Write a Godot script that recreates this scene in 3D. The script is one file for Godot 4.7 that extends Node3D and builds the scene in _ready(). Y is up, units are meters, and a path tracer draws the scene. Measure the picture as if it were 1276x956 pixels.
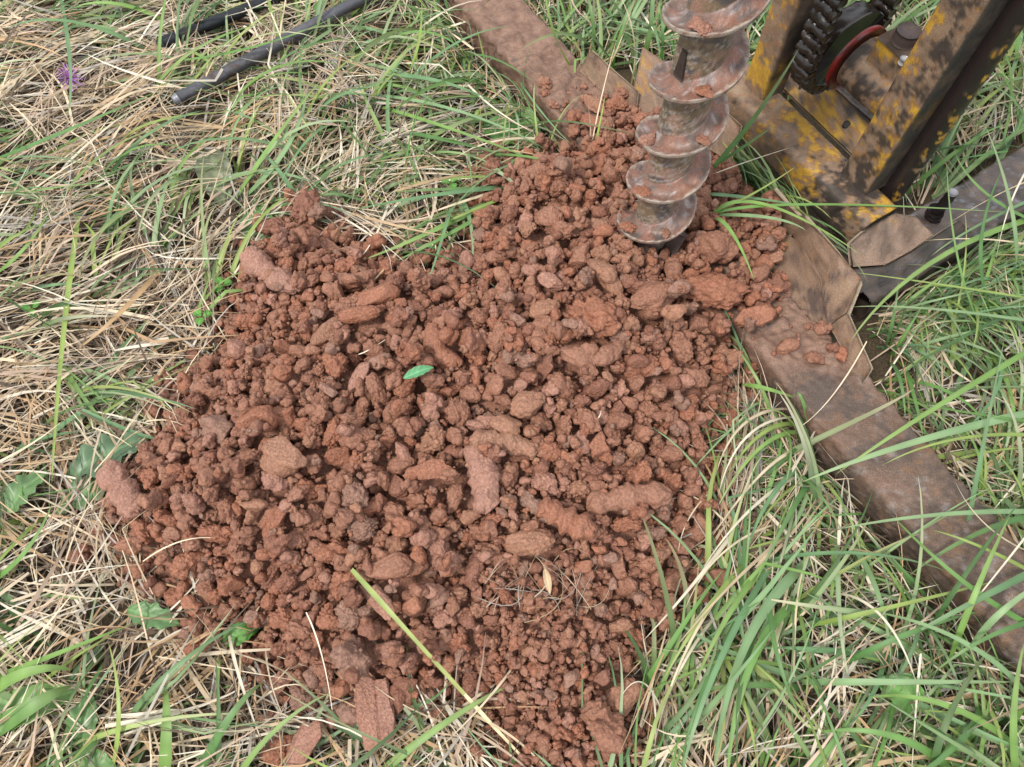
extends Node3D

# ---------------------------------------------------------------- helpers
var rng := RandomNumberGenerator.new()
var n_mid := FastNoiseLite.new()
var n_fine := FastNoiseLite.new()
var n_low := FastNoiseLite.new()
var n_cell := FastNoiseLite.new()
var names := {}

class Buf:
	var v := PackedVector3Array()
	var n := PackedVector3Array()
	var c := PackedColorArray()
	var i := PackedInt32Array()

	func grid(nu: int, nv: int, start: int, wrap: bool) -> void:
		for a in nu - 1:
			for b in (nv if wrap else nv - 1):
				var b2 := (b + 1) % nv
				var p := start + a * nv + b
				var q := start + a * nv + b2
				var r := start + (a + 1) * nv + b
				var s := start + (a + 1) * nv + b2
				i.append_array([p, q, r, q, s, r])

	func fan(center: Vector3, ring: PackedVector3Array, col: Color) -> void:
		var s := v.size()
		v.append(center); c.append(col)
		for p in ring:
			v.append(p); c.append(col)
		for k in ring.size():
			i.append_array([s, s + 1 + k, s + 1 + (k + 1) % ring.size()])

	func volume() -> float:
		var t := 0.0
		var o := v[0] if v.size() else Vector3.ZERO
		for k in range(0, i.size(), 3):
			t += (v[i[k]] - o).dot((v[i[k + 1]] - o).cross(v[i[k + 2]] - o))
		return t

	func orient() -> void:   # faces run clockwise seen from outside
		if volume() > 0.0:
			for k in range(0, i.size(), 3):
				var t := i[k]
				i[k] = i[k + 1]
				i[k + 1] = t

	func mesh(mat: Material, off := Vector3.ZERO) -> ArrayMesh:
		if off != Vector3.ZERO:
			for k in v.size():
				v[k] -= off
		var a := []
		a.resize(Mesh.ARRAY_MAX)
		a[Mesh.ARRAY_VERTEX] = v
		a[Mesh.ARRAY_INDEX] = i
		if c.size() == v.size():
			a[Mesh.ARRAY_COLOR] = c
		var m := ArrayMesh.new()
		if n.size() == v.size():
			a[Mesh.ARRAY_NORMAL] = n
			m.add_surface_from_arrays(Mesh.PRIMITIVE_TRIANGLES, a)
		else:
			var st := SurfaceTool.new()
			st.create_from_arrays(a)
			st.generate_normals()
			m = st.commit()
		m.surface_set_material(0, mat)
		return m

func numbered(called: String) -> String:
	if not names.has(called):
		names[called] = 0
		return called
	names[called] += 1
	return "%s_%03d" % [called, names[called]]

func thing(called: String, label: String, category: String, at := Vector3.ZERO, group := "") -> Node3D:
	var o := Node3D.new()
	o.name = numbered(called)
	add_child(o)
	o.position = at
	o.set_meta("label", label)
	o.set_meta("category", category)
	if group != "":
		o.set_meta("group", group)
	return o

func part(called: String, m: Mesh, parent: Node3D, at := Vector3.ZERO) -> MeshInstance3D:
	var o := MeshInstance3D.new()
	o.name = called
	o.mesh = m
	o.position = at
	parent.add_child(o, true)
	return o

func solo(called: String, m: Mesh, label: String, category: String, at := Vector3.ZERO, group := "") -> MeshInstance3D:
	var o := MeshInstance3D.new()
	o.name = numbered(called)
	o.mesh = m
	add_child(o)
	o.position = at
	o.set_meta("label", label)
	o.set_meta("category", category)
	if group != "":
		o.set_meta("group", group)
	return o

func mass(called: String, m: Mesh, kind: String, parent: Node = self) -> MeshInstance3D:
	var o := MeshInstance3D.new()
	o.name = called
	o.mesh = m
	parent.add_child(o, true)
	o.set_meta("kind", kind)
	return o

func noise(kind: int, freq: float, octaves: int, sd: int) -> FastNoiseLite:
	var f := FastNoiseLite.new()
	f.noise_type = kind
	f.frequency = freq
	f.fractal_octaves = octaves
	f.seed = sd
	if octaves < 2:
		f.fractal_type = FastNoiseLite.FRACTAL_NONE
	return f

func tex(nz: FastNoiseLite, lo: Color, hi: Color, size := 512) -> NoiseTexture2D:
	var t := NoiseTexture2D.new()
	t.width = size
	t.height = size
	t.seamless = true
	t.noise = nz
	var g := Gradient.new()
	g.colors = PackedColorArray([lo, hi])
	g.offsets = PackedFloat32Array([0.05, 0.9])
	t.color_ramp = g
	return t

func mat(albedo: Color, rough: float, vertex := true) -> StandardMaterial3D:
	var m := StandardMaterial3D.new()
	m.albedo_color = albedo.linear_to_srgb()
	m.roughness = rough
	m.vertex_color_use_as_albedo = vertex
	m.cull_mode = BaseMaterial3D.CULL_DISABLED
	return m

func tri(m: StandardMaterial3D, albedo: Texture2D, height: Texture2D, per_metre: float, relief: float) -> StandardMaterial3D:
	m.uv1_triplanar = true
	m.uv1_world_triplanar = true
	m.uv1_scale = Vector3.ONE * per_metre
	m.albedo_texture = albedo
	if height:
		m.heightmap_enabled = true
		m.heightmap_texture = height
		m.heightmap_scale = relief
	return m

func rr(lo: float, hi: float) -> float:
	return rng.randf_range(lo, hi)

func sstep(a: float, b: float, x: float) -> float:
	return smoothstep(a, b, x)

# the rig's own axes: s along the base beam, q across it to the rig's side, h up
const SD := Vector3(0.53, 0, 0.848)
const SN := Vector3(0.848, 0, -0.53)
func fr(s: float, q: float, h: float) -> Vector3:
	return Vector3(0.425, h, -0.606) + SD * s + SN * q
func sq(p: Vector3) -> Vector2:
	var d := p - Vector3(0.425, 0, -0.606)
	return Vector2(d.dot(SD), d.dot(SN))

# ---------------------------------------------------------------- swept bars
func rounded(a: float, b: float, r: float, step: float) -> PackedVector2Array:
	var out := PackedVector2Array()
	var cs := [Vector2(a - r, b - r), Vector2(-a + r, b - r), Vector2(-a + r, -b + r), Vector2(a - r, -b + r)]
	for k in 4:
		for j in 6:
			var t := (k + j / 5.0) * PI / 2
			out.append(cs[k] + Vector2(cos(t), sin(t)) * r)
		var p: Vector2 = out[-1]
		var t2 := ((k + 1) % 4) * PI / 2
		var q: Vector2 = cs[(k + 1) % 4] + Vector2(cos(t2), sin(t2)) * r
		var m := int(p.distance_to(q) / step)
		for j in range(1, m):
			out.append(p.lerp(q, j / float(m)))
	return out

func circle(r: float, m: int) -> PackedVector2Array:
	var out := PackedVector2Array()
	for k in m:
		out.append(Vector2(cos(TAU * k / m), sin(TAU * k / m)) * r)
	return out

# profile swept from p0 to p1; ax, ay are the profile's axes; disp(p, n) in metres, col(p) a colour; taper scales the profile by t
func sweep(buf: Buf, prof: PackedVector2Array, p0: Vector3, p1: Vector3, ax: Vector3, ay: Vector3, step: float, disp: Callable, col: Callable, taper = null) -> void:
	var nu := maxi(2, int(p0.distance_to(p1) / step))
	var m := prof.size()
	var start := buf.v.size()
	for a in nu:
		var t := a / float(nu - 1)
		var o := p0.lerp(p1, t)
		var k := 1.0
		if taper != null:
			k = taper.call(t)
		for b in m:
			var pr := prof[b] * k
			var nn := (prof[(b + 1) % m] - prof[(b + m - 1) % m]).orthogonal()
			var nrm := (ax * nn.x + ay * nn.y).normalized()
			if nrm.dot(ax * pr.x + ay * pr.y) < 0.0:
				nrm = -nrm
			var p := o + ax * pr.x + ay * pr.y
			var d: float = disp.call(p, nrm)
			p += nrm * d
			buf.v.append(p)
			buf.c.append(col.call(p))
	buf.grid(nu, m, start, true)
	for e in 2:
		var ring := PackedVector3Array()
		for b in m:
			ring.append(buf.v[start + (0 if e == 0 else (nu - 1) * m) + (b if e == 0 else m - 1 - b)])
		var cc: Color = col.call(p0 if e == 0 else p1)
		buf.fan(p0 if e == 0 else p1, ring, cc)

func no_disp(_p: Vector3, _n: Vector3) -> float:
	return 0.0

# ---------------------------------------------------------------- surface colours (linear)
const SOIL := [Color(0.286, 0.136, 0.087), Color(0.308, 0.130, 0.076), Color(0.340, 0.176, 0.128), Color(0.240, 0.106, 0.068), Color(0.265, 0.149, 0.109), Color(0.322, 0.164, 0.104)]

func mixc(a: Color, b: Color, t: float) -> Color:
	return a.lerp(b, clampf(t, 0.0, 1.0))

func paint(p: Vector3, yellow: float, oil: float) -> Color:
	var a := n_mid.get_noise_3dv(p * 1.4)
	var b := n_mid.get_noise_3dv(p * 2.3 + Vector3(7, 3, 1))
	var f := n_fine.get_noise_3dv(p)
	var l := n_low.get_noise_3dv(p * 1.6 + Vector3(2, 0, 5))
	var c := mixc(Color(0.30, 0.200, 0.130), Color(0.115, 0.076, 0.052), 0.45 + 0.9 * a + 0.5 * f)
	c = mixc(c, Color(0.30, 0.155, 0.075), sstep(0.05, 0.35, b + 0.4 * f) * 0.6)
	var y := b * 0.65 + l * 1.0 + f * 0.45 + yellow
	c = mixc(c, Color(0.33, 0.16, 0.035), sstep(0.22, 0.34, y) * 0.8)
	c = mixc(c, mixc(Color(0.58, 0.335, 0.035), Color(0.42, 0.235, 0.035), 0.5 + a + f), sstep(0.36, 0.46, y))
	var o := a * 0.8 - l * 0.5 + f * 0.4 + oil
	return mixc(c, Color(0.040, 0.031, 0.026), sstep(0.15, 0.5, o) * 0.92)

func mud(p: Vector3) -> Color:
	var a := n_mid.get_noise_3dv(p * 1.5 + Vector3(9, 9, 9))
	var f := n_fine.get_noise_3dv(p)
	var l := n_low.get_noise_3dv(p + Vector3(4, 1, 2))
	var c := mixc(Color(0.305, 0.182, 0.130), Color(0.165, 0.092, 0.064), 0.5 + 1.0 * a + 0.6 * f)
	var s := sq(p).x
	var worn := sstep(0.0, 0.3, s + 0.2 * l)   # the far foot of the beam is scuffed to grey and rust
	c = mixc(c, mixc(Color(0.155, 0.105, 0.078), Color(0.095, 0.066, 0.052), 0.5 + a + f), worn * 0.85)
	c = mixc(c, Color(0.24, 0.135, 0.075), worn * sstep(0.1, 0.45, a + 0.6 * f) * 0.7)
	c = mixc(c, Color(0.30, 0.26, 0.245), worn * sstep(0.15, 0.5, n_mid.get_noise_3dv(p * 1.9 + Vector3(1, 8, 3)) + 0.3 * f) * 0.7)
	return mixc(c, Color(0.085, 0.062, 0.050), sstep(0.15, 0.5, l * 0.5 + worn * 0.25 - a * 0.6 + 0.3 * f) * 0.8)

# ---------------------------------------------------------------- the heap's shape
var heap_poly := PackedVector2Array([Vector2(-0.110, -0.759), Vector2(-0.077, -0.845), Vector2(-0.056, -0.951), Vector2(0.003, -0.990), Vector2(0.076, -0.994), Vector2(0.142, -1.058), Vector2(0.242, -1.118), Vector2(0.363, -1.068), Vector2(0.409, -0.990), Vector2(0.436, -0.881), Vector2(0.449, -0.771), Vector2(0.433, -0.660), Vector2(0.385, -0.576), Vector2(0.372, -0.541), Vector2(0.335, -0.470), Vector2(0.317, -0.416), Vector2(0.314, -0.363), Vector2(0.332, -0.313), Vector2(0.294, -0.264), Vector2(0.269, -0.217), Vector2(0.243, -0.166), Vector2(0.197, -0.139), Vector2(0.181, -0.096), Vector2(0.177, -0.045), Vector2(0.184, 0.030), Vector2(0.184, 0.080), Vector2(-0.029, 0.080), Vector2(-0.019, 0.014), Vector2(-0.028, -0.025), Vector2(-0.052, -0.040), Vector2(-0.102, -0.057), Vector2(-0.150, -0.035), Vector2(-0.215, -0.030), Vector2(-0.275, -0.035), Vector2(-0.327, -0.057), Vector2(-0.355, -0.112), Vector2(-0.365, -0.155), Vector2(-0.423, -0.159), Vector2(-0.475, -0.174), Vector2(-0.525, -0.215), Vector2(-0.560, -0.252), Vector2(-0.606, -0.303), Vector2(-0.619, -0.358), Vector2(-0.578, -0.400), Vector2(-0.541, -0.449), Vector2(-0.553, -0.512), Vector2(-0.522, -0.541), Vector2(-0.470, -0.585), Vector2(-0.496, -0.643), Vector2(-0.479, -0.710), Vector2(-0.478, -0.773), Vector2(-0.433, -0.810), Vector2(-0.369, -0.877), Vector2(-0.324, -0.863), Vector2(-0.283, -0.814), Vector2(-0.224, -0.779), Vector2(-0.159, -0.756)])
var hx0 := -0.75
var hz0 := -1.35
var hnx := 160
var hnz := 170
var hstep := 0.01
var hgrid := PackedFloat32Array()

func poly_depth(p: Vector2) -> float:   # metres inside the outline (negative outside)
	var best := 9.0
	var n := heap_poly.size()
	for k in n:
		var q := Geometry2D.get_closest_point_to_segment(p, heap_poly[k], heap_poly[(k + 1) % n])
		best = minf(best, q.distance_squared_to(p))
	best = sqrt(best)
	return best if Geometry2D.is_point_in_polygon(p, heap_poly) else -best

func make_heap_grid() -> void:
	hgrid.resize(hnx * hnz)
	for a in hnz:
		for b in hnx:
			var p := Vector2(hx0 + b * hstep, hz0 + a * hstep)
			var d := poly_depth(p)
			var h := -0.03
			if d > -0.03:
				d += 0.018 * n_low.get_noise_2d(p.x * 4.0, p.y * 4.0)
				h = 0.108 * (1.0 - exp(-maxf(d, 0.0) / 0.085)) + minf(d, 0.0)
				h += 0.020 * n_low.get_noise_2d(p.x * 1.5 + 3.0, p.y * 1.5) * sstep(0.02, 0.15, d)
				h += 0.022 * exp(-p.distance_squared_to(Vector2(0.12, -0.66)) / 0.04)
				h -= 0.035 * exp(-p.distance_squared_to(Vector2(0.245, -0.745)) / 0.006)
			hgrid[a * hnx + b] = h

func heap_h(x: float, z: float) -> float:
	var u := (x - hx0) / hstep
	var w := (z - hz0) / hstep
	if u < 0 or w < 0 or u >= hnx - 1 or w >= hnz - 1:
		return -0.05
	var a := int(w)
	var b := int(u)
	var k := a * hnx + b
	return lerpf(lerpf(hgrid[k], hgrid[k + 1], u - b), lerpf(hgrid[k + hnx], hgrid[k + hnx + 1], u - b), w - a)

func in_rig(p: Vector3, m := 0.0) -> bool:
	var d := sq(p)
	if p.y < 0.078 + m and absf(d.y) < 0.0575 + m and d.x > -1.4 and d.x < 0.62 + m:
		return true
	if p.y < 0.085 + m and d.x > -0.06 - m and d.x < 0.055 + m and d.y > 0.10 and d.y < 1.2:
		return true
	if p.y < 0.15 + m and d.x > -0.47 - m and d.x < 0.0 + m and d.y > 0.19 - m and d.y < 0.285 + m:
		return true
	if p.y < 0.13 + m and d.x > -0.40 - m and d.x < -0.14 + m and d.y > 0.285 and d.y < 0.42 + m:
		return true
	if p.y < 0.125 + m and d.x > -0.64 and d.x < 0.15 + m and d.y > 0.02 and d.y < 0.155 + m and (d.x < -0.45 or d.x > -0.2):
		return true
	if d.y > 0.25 - m and d.y < 0.36 + m and ((d.x > -0.39 - m and d.x < -0.33 + m) or (d.x > -0.17 - m and d.x < -0.04 + m)):
		return true
	return Vector2(p.x - 0.231, p.z + 0.766).length() < 0.066 + m

# ---------------------------------------------------------------- clods
var soil_mats := []
func ico(level: int) -> Array:
	var t := (1.0 + sqrt(5.0)) / 2.0
	var vs := PackedVector3Array()
	for q in [[-1, t, 0], [1, t, 0], [-1, -t, 0], [1, -t, 0], [0, -1, t], [0, 1, t], [0, -1, -t], [0, 1, -t], [t, 0, -1], [t, 0, 1], [-t, 0, -1], [-t, 0, 1]]:
		vs.append(Vector3(q[0], q[1], q[2]).normalized())
	var f := PackedInt32Array([0, 11, 5, 0, 5, 1, 0, 1, 7, 0, 7, 10, 0, 10, 11, 1, 5, 9, 5, 11, 4, 11, 10, 2, 10, 7, 6, 7, 1, 8, 3, 9, 4, 3, 4, 2, 3, 2, 6, 3, 6, 8, 3, 8, 9, 4, 9, 5, 2, 4, 11, 6, 2, 10, 8, 6, 7, 9, 8, 1])
	for l in level:
		var seen := {}
		var g := PackedInt32Array()
		for k in range(0, f.size(), 3):
			var m := [0, 0, 0]
			for e in 3:
				var a := f[k + e]
				var b := f[k + (e + 1) % 3]
				var key := mini(a, b) * 100000 + maxi(a, b)
				if not seen.has(key):
					seen[key] = vs.size()
					vs.append((vs[a] + vs[b]).normalized())
				m[e] = seen[key]
			g.append_array([f[k], m[0], m[2], f[k + 1], m[1], m[0], f[k + 2], m[2], m[1], m[0], m[1], m[2]])
		f = g
	return [vs, f]

# kinds: 0 crumbly cluster, 1 rounded lump, 2 broken with smooth faces, 3 flat slab
func clod_mesh(base: Array, kind: int, sd: int) -> ArrayMesh:
	var r := RandomNumberGenerator.new()
	r.seed = sd * 7919 + 13
	var lobes := []
	var nl := 7 if kind == 0 else 3
	for k in nl:
		var d := Vector3(r.randf_range(-1, 1), r.randf_range(-1, 1), r.randf_range(-1, 1)).normalized()
		lobes.append([d * r.randf_range(0.25, 0.62), r.randf_range(0.34, 0.56) if kind == 0 else r.randf_range(0.5, 0.72)])
	var planes := []
	for k in [2, 3, 8, 4][kind]:
		var d := Vector3(r.randf_range(-1, 1), r.randf_range(-1, 1), r.randf_range(-1, 1)).normalized()
		planes.append([d, r.randf_range(0.62, 0.85) if kind != 0 else r.randf_range(0.75, 0.95)])
	var cell := noise(FastNoiseLite.TYPE_CELLULAR, 1.9, 1, sd)
	cell.cellular_return_type = FastNoiseLite.RETURN_DISTANCE
	var cell2 := noise(FastNoiseLite.TYPE_CELLULAR, 4.2, 1, sd + 50)
	cell2.cellular_return_type = FastNoiseLite.RETURN_DISTANCE
	var cell3 := noise(FastNoiseLite.TYPE_CELLULAR, 8.5, 1, sd + 150)
	cell3.cellular_return_type = FastNoiseLite.RETURN_DISTANCE
	var fine := noise(FastNoiseLite.TYPE_SIMPLEX, 2.6, 4, sd + 99)
	var big := noise(FastNoiseLite.TYPE_SIMPLEX, 0.8, 2, sd + 7)
	var rough: float = [1.0, 0.52, 0.36, 0.26][kind]
	var buf := Buf.new()
	var vs: PackedVector3Array = base[0]
	for d in vs:
		var rad := 0.34
		for l in lobes:   # farthest point of the lobes along this direction
			var cpt: Vector3 = l[0]
			var b := d.dot(cpt)
			var disc: float = b * b - cpt.length_squared() + l[1] * l[1]
			if disc > 0.0:
				var x := b + sqrt(disc)
				rad = maxf(rad, x) if x - rad > 0.12 or rad - x > 0.12 else maxf(rad, x) + 0.25 * (0.12 - absf(x - rad))
		var flat := 0.0
		for pl in planes:
			var dp: float = d.dot(pl[0])
			if dp > 0.05:
				var lim: float = pl[1] / dp * 0.86
				if lim < rad:
					flat = maxf(flat, sstep(0.0, 0.06, rad - lim))
					rad = lim
		var p := d * rad
		var keep := 1.0 - 0.75 * flat if kind >= 2 else 1.0 - 0.3 * flat
		var dd := 0.10 * big.get_noise_3dv(p)
		dd += rough * keep * (-0.26 * (cell.get_noise_3dv(p) + 0.45) - 0.21 * (cell2.get_noise_3dv(p) + 0.45) - 0.10 * (cell3.get_noise_3dv(p) + 0.45))
		dd += rough * (0.3 + 0.7 * keep) * 0.11 * fine.get_noise_3dv(p * 1.5)
		p = d * maxf(0.15, rad + dd)
		if kind == 3:   # squared off and flat
			var e := p.length() / maxf(maxf(absf(d.x), absf(d.z)), absf(d.y) * 0.9)
			p = d * lerpf(p.length(), e * 0.80, 0.75) + 0.05 * Vector3(fine.get_noise_3dv(p), 0, fine.get_noise_3dv(p + Vector3(4, 0, 0)))
			p.y *= 0.34
			if sd == 300 and d.y > 0.0:   # the printed slab: a midrib and side veins pressed into the clay
				p.y -= 0.07 * exp(-pow(p.z / 0.05, 2.0)) * sstep(0.95, 0.7, absf(p.x))
				p.y -= 0.045 * sstep(0.72, 1.0, sin(p.x * 20.0 + absf(p.z) * 9.0)) * sstep(0.6, 0.2, absf(p.z))
		buf.v.append(p)
		var g := 0.5 + 0.5 * big.get_noise_3dv(p * 1.4 + Vector3(5, 5, 5))
		var cc := mixc(Color(0.80, 0.78, 0.76), Color(1.08, 1.05, 1.02), g)
		cc = mixc(cc, Color(1.08, 1.22, 1.35), flat * 0.55 if kind >= 2 else flat * 0.15)   # sheared faces are paler, less red
		cc = mixc(cc, Color(0.86, 0.80, 0.76), sstep(0.1, 0.5, fine.get_noise_3dv(p * 0.8 + Vector3(3, 1, 2))) * 0.7)
		buf.c.append(cc)
	buf.i = base[1].duplicate()
	buf.orient()
	return buf.mesh(null)

# a roll of clay pushed off the auger: unit length 2 along x, radius w, bent by b
func roll_mesh(w: float, b: float, sd: int, flatness := 1.0) -> ArrayMesh:
	var cell := noise(FastNoiseLite.TYPE_CELLULAR, 2.3, 1, sd)
	cell.cellular_return_type = FastNoiseLite.RETURN_DISTANCE
	var fine := noise(FastNoiseLite.TYPE_SIMPLEX, 2.4, 4, sd + 9)
	var low := noise(FastNoiseLite.TYPE_SIMPLEX, 0.9, 2, sd + 3)
	var buf := Buf.new()
	var nu := 64
	var m := 44
	for a in nu:
		var t := a / float(nu - 1) * 2.0 - 1.0
		var tt := clampf(absf(t), 0.0, 1.0)
		var k := sqrt(maxf(0.0, 1.0 - pow(tt, 7.0)))
		var ring_cut := 1.0 - 0.05 * sstep(0.75, 1.0, sin(t * 9.0 + sd + 2.0 * low.get_noise_1d(t * 2.0)))
		for q in m:
			var th := TAU * q / m
			var rad := w * maxf(k, 0.02) * ring_cut * (1.0 + 0.30 * low.get_noise_2d(t * 1.6, sd))
			var o := Vector3(t, 0, b * (1.0 - t * t))
			var dirv := Vector3(0, sin(th) * flatness, cos(th))
			var p := o + dirv * rad
			var smoothside := sstep(-0.3, 0.5, low.get_noise_3dv(p * 1.3 + Vector3(8, 2, 4)))
			var d := (1.0 - 0.75 * smoothside) * (-0.12 * (cell.get_noise_3dv(p) + 0.4)) + 0.07 * fine.get_noise_3dv(p * 1.6)
			p = o + dirv * maxf(rad + d * minf(1.0, k * 2.0) * (0.5 + w), 0.004) + Vector3(0.10 * low.get_noise_3d(t * 2.0, th, 3.0), 0, 0) * tt
			buf.v.append(p)
			var cc := mixc(Color(0.82, 0.8, 0.78), Color(1.06, 1.08, 1.10), 0.5 + 0.6 * fine.get_noise_3dv(p * 0.5))
			buf.c.append(mixc(cc, Color(1.08, 1.25, 1.38), smoothside * 0.45))
	buf.grid(nu, m, 0, true)
	buf.orient()
	return buf.mesh(null)

var stuck := []            # clay on the auger: [place, size, label]
var placed := []           # [pos, radius]
var hash_cells := {}
const HC := 0.06
func near(p: Vector3) -> Array:
	var out := []
	var a := int(floor(p.x / HC))
	var b := int(floor(p.z / HC))
	for i in range(a - 1, a + 2):
		for j in range(b - 1, b + 2):
			out.append_array(hash_cells.get(Vector2i(i, j), []))
	return out
func put_down(p: Vector3, r: float) -> void:
	var k := Vector2i(int(floor(p.x / HC)), int(floor(p.z / HC)))
	if not hash_cells.has(k):
		hash_cells[k] = []
	hash_cells[k].append(placed.size())
	placed.append([p, r])

func rest_height(x: float, z: float, r: float, k := 0.82) -> float:
	var y := surface(x, z) + r * 0.35
	for j in near(Vector3(x, 0, z)):
		var q: Vector3 = placed[j][0]
		var s: float = (r + placed[j][1]) * k
		var d2 := (q.x - x) * (q.x - x) + (q.z - z) * (q.z - z)
		if d2 < s * s:
			y = maxf(y, q.y + sqrt(s * s - d2) * 0.85)
	return y

func surface(x: float, z: float) -> float:
	var h := maxf(heap_h(x, z), 0.012)
	var d := sq(Vector3(x, 0, z))
	if absf(d.y) < 0.0575 and d.x > -1.4 and d.x < 0.62:
		h = maxf(h, 0.076)
	elif d.y > 0 and d.y < 0.12 and d.x > -0.2 and d.x < 0.06:
		h = maxf(h, 0.072)
	return h

func coarse(x: float, z: float) -> float:   # how large the clods are, place by place
	var p := Vector2(x, z)
	var k := 1.0
	k -= 0.45 * exp(-p.distance_squared_to(Vector2(0.057, -0.189)) / 0.012)
	k -= 0.40 * exp(-p.distance_squared_to(Vector2(0.076, -0.043)) / 0.02)
	k -= 0.20 * exp(-p.distance_squared_to(Vector2(-0.255, -0.073)) / 0.012)
	k -= 0.20 * exp(-p.distance_squared_to(Vector2(-0.398, -0.591)) / 0.02)
	k -= 0.15 * exp(-p.distance_squared_to(Vector2(0.167, -0.388)) / 0.01)
	return k * (1.0 + 0.12 * n_low.get_noise_2d(x * 3.0, z * 3.0))

# ---------------------------------------------------------------- blades of grass
func laid(a: Vector3, b: Vector3, c: Vector3, seg: int) -> PackedVector3Array:   # the same, raised until it rides on the clods
	for turn in 14:
		var pts := bezier(a, b, c, seg)
		var low := false
		for k in pts.size():
			if pts[k].y < rest_height(pts[k].x, pts[k].z, 0.003, 0.95) + 0.002:
				low = true
				if k * 3 < seg:
					a.y += 0.0015
				elif k * 3 > seg * 2:
					c.y += 0.0008
				else:
					b.y += 0.0012
		if not low:
			return pts
	return bezier(a, b, c, seg)

func ribbon(buf: Buf, pts: PackedVector3Array, w: float, c0: Color, c1: Color, fold: float, roll: float, blunt := 0.0) -> void:
	var n := pts.size()
	var start := buf.v.size()
	for k in n:
		var t := k / float(n - 1)
		var tan := (pts[mini(k + 1, n - 1)] - pts[maxi(k - 1, 0)]).normalized()
		var side := tan.cross(Vector3.UP)
		if side.length_squared() < 0.001:
			side = Vector3.RIGHT
		side = side.normalized().rotated(tan, roll * (0.4 + 0.9 * t))
		var up := side.cross(tan).normalized()
		var ww := w * 0.5 * minf(0.62 + 1.6 * t, 1.0) * maxf(pow(1.0 - t, 0.62), blunt)
		var col := c0.lerp(c1, t * t) * (1.0 + 0.10 * sin(k * 2.1 + start))
		if fold > 0.0:
			buf.v.append(pts[k] - side * ww + up * ww * fold)
			buf.v.append(pts[k])
			buf.v.append(pts[k] + side * ww + up * ww * fold)
			buf.n.append((up + side * fold * 0.8).normalized())
			buf.n.append(up)
			buf.n.append((up - side * fold * 0.8).normalized())
			buf.c.append(col)
			buf.c.append(col * 1.12)
			buf.c.append(col * 0.95)
		else:
			buf.v.append(pts[k] - side * ww)
			buf.v.append(pts[k] + side * ww)
			buf.n.append(up)
			buf.n.append(up)
			buf.c.append(col)
			buf.c.append(col)
	var m := 3 if fold > 0.0 else 2
	for k in n - 1:
		for b in m - 1:
			var p := start + k * m + b
			buf.i.append_array([p, p + m, p + 1, p + 1, p + m, p + m + 1])

func blade_path(p0: Vector3, az: float, el: float, length: float, droop: float, curl: float, seg: int) -> PackedVector3Array:
	var out := PackedVector3Array([p0])
	var p := p0
	for k in seg:
		var t := (k + 0.5) / seg
		var e := el - droop * pow(t, 1.25)
		var a := az + curl * t * t
		p += Vector3(cos(a) * cos(e), sin(e), -sin(a) * cos(e)) * (length / seg)
		var fl := 0.004 + 0.006 * absf(sin(a * 7.0))
		if p.y < fl:
			p.y = fl
		out.append(p)
	return out

func bezier(a: Vector3, b: Vector3, c: Vector3, seg: int) -> PackedVector3Array:   # passes through b halfway
	var ctl := b * 2.0 - (a + c) * 0.5
	var out := PackedVector3Array()
	for k in seg + 1:
		var t := k / float(seg)
		out.append(a.lerp(ctl, t).lerp(ctl.lerp(c, t), t))
	return out

# where the lie of the straw and the share of green were read off: x, z, lie in degrees, green 0..1, spread
var lie := [
	[-0.972, -1.349, 20, 0.05, 22], [-0.658, -1.106, 38, 0.12, 35], [-0.875, -0.967, 30, 0.07, 35], [-0.696, -0.769, 55, 0.06, 25],
	[-0.779, -0.593, -5, 0.05, 22], [-0.594, -0.608, -12, 0.06, 40], [-0.525, -0.769, 70, 0.18, 50], [-0.722, -0.368, -20, 0.12, 45], [-0.619, -0.244, 25, 0.05, 50],
	[-0.470, -0.087, 50, 0.12, 45], [-0.645, -0.066, 40, 0.25, 45], [-0.336, -0.005, 40, 0.2, 45], [-0.085, 0.005, -40, 0.2, 40],
	[-0.343, -1.106, 35, 0.38, 45], [-0.143, -1.213, -10, 0.52, 50], [-0.117, -0.948, 15, 0.48, 45], [-0.358, -0.948, 40, 0.3, 50], [-0.267, -1.373, 50, 0.52, 45],
	[0.172, -1.349, 65, 0.95, 25], [0.554, -1.006, 60, 0.9, 40], [0.917, -1.106, 70, 0.8, 30], [0.793, -0.623, 60, 0.65, 50],
	[0.654, -0.548, 80, 0.75, 35], [0.765, -0.368, 20, 0.55, 55], [0.402, -0.368, 60, 0.35, 28], [0.252, -0.108, 62, 0.6, 22], [0.405, -0.220, 50, 0.55, 40],
	[0.499, -0.097, 25, 0.6, 50], [0.595, -0.025, 30, 0.75, 50], [0.343, -0.025, 70, 0.65, 35],
]
func lie_at(x: float, z: float) -> Array:
	var cx := 0.0
	var sx := 0.0
	var g := 0.0
	var sp := 0.0
	var ws := 0.0
	for l in lie:
		var d: float = (x - l[0]) * (x - l[0]) + (z - l[1]) * (z - l[1])
		var w := 1.0 / (d * d + 0.0004)
		var a: float = deg_to_rad(l[2]) * 2.0
		cx += cos(a) * w
		sx += sin(a) * w
		g += l[3] * w
		sp += l[4] * w
		ws += w
	return [atan2(sx, cx) * 0.5, g / ws, deg_to_rad(sp / ws)]

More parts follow.
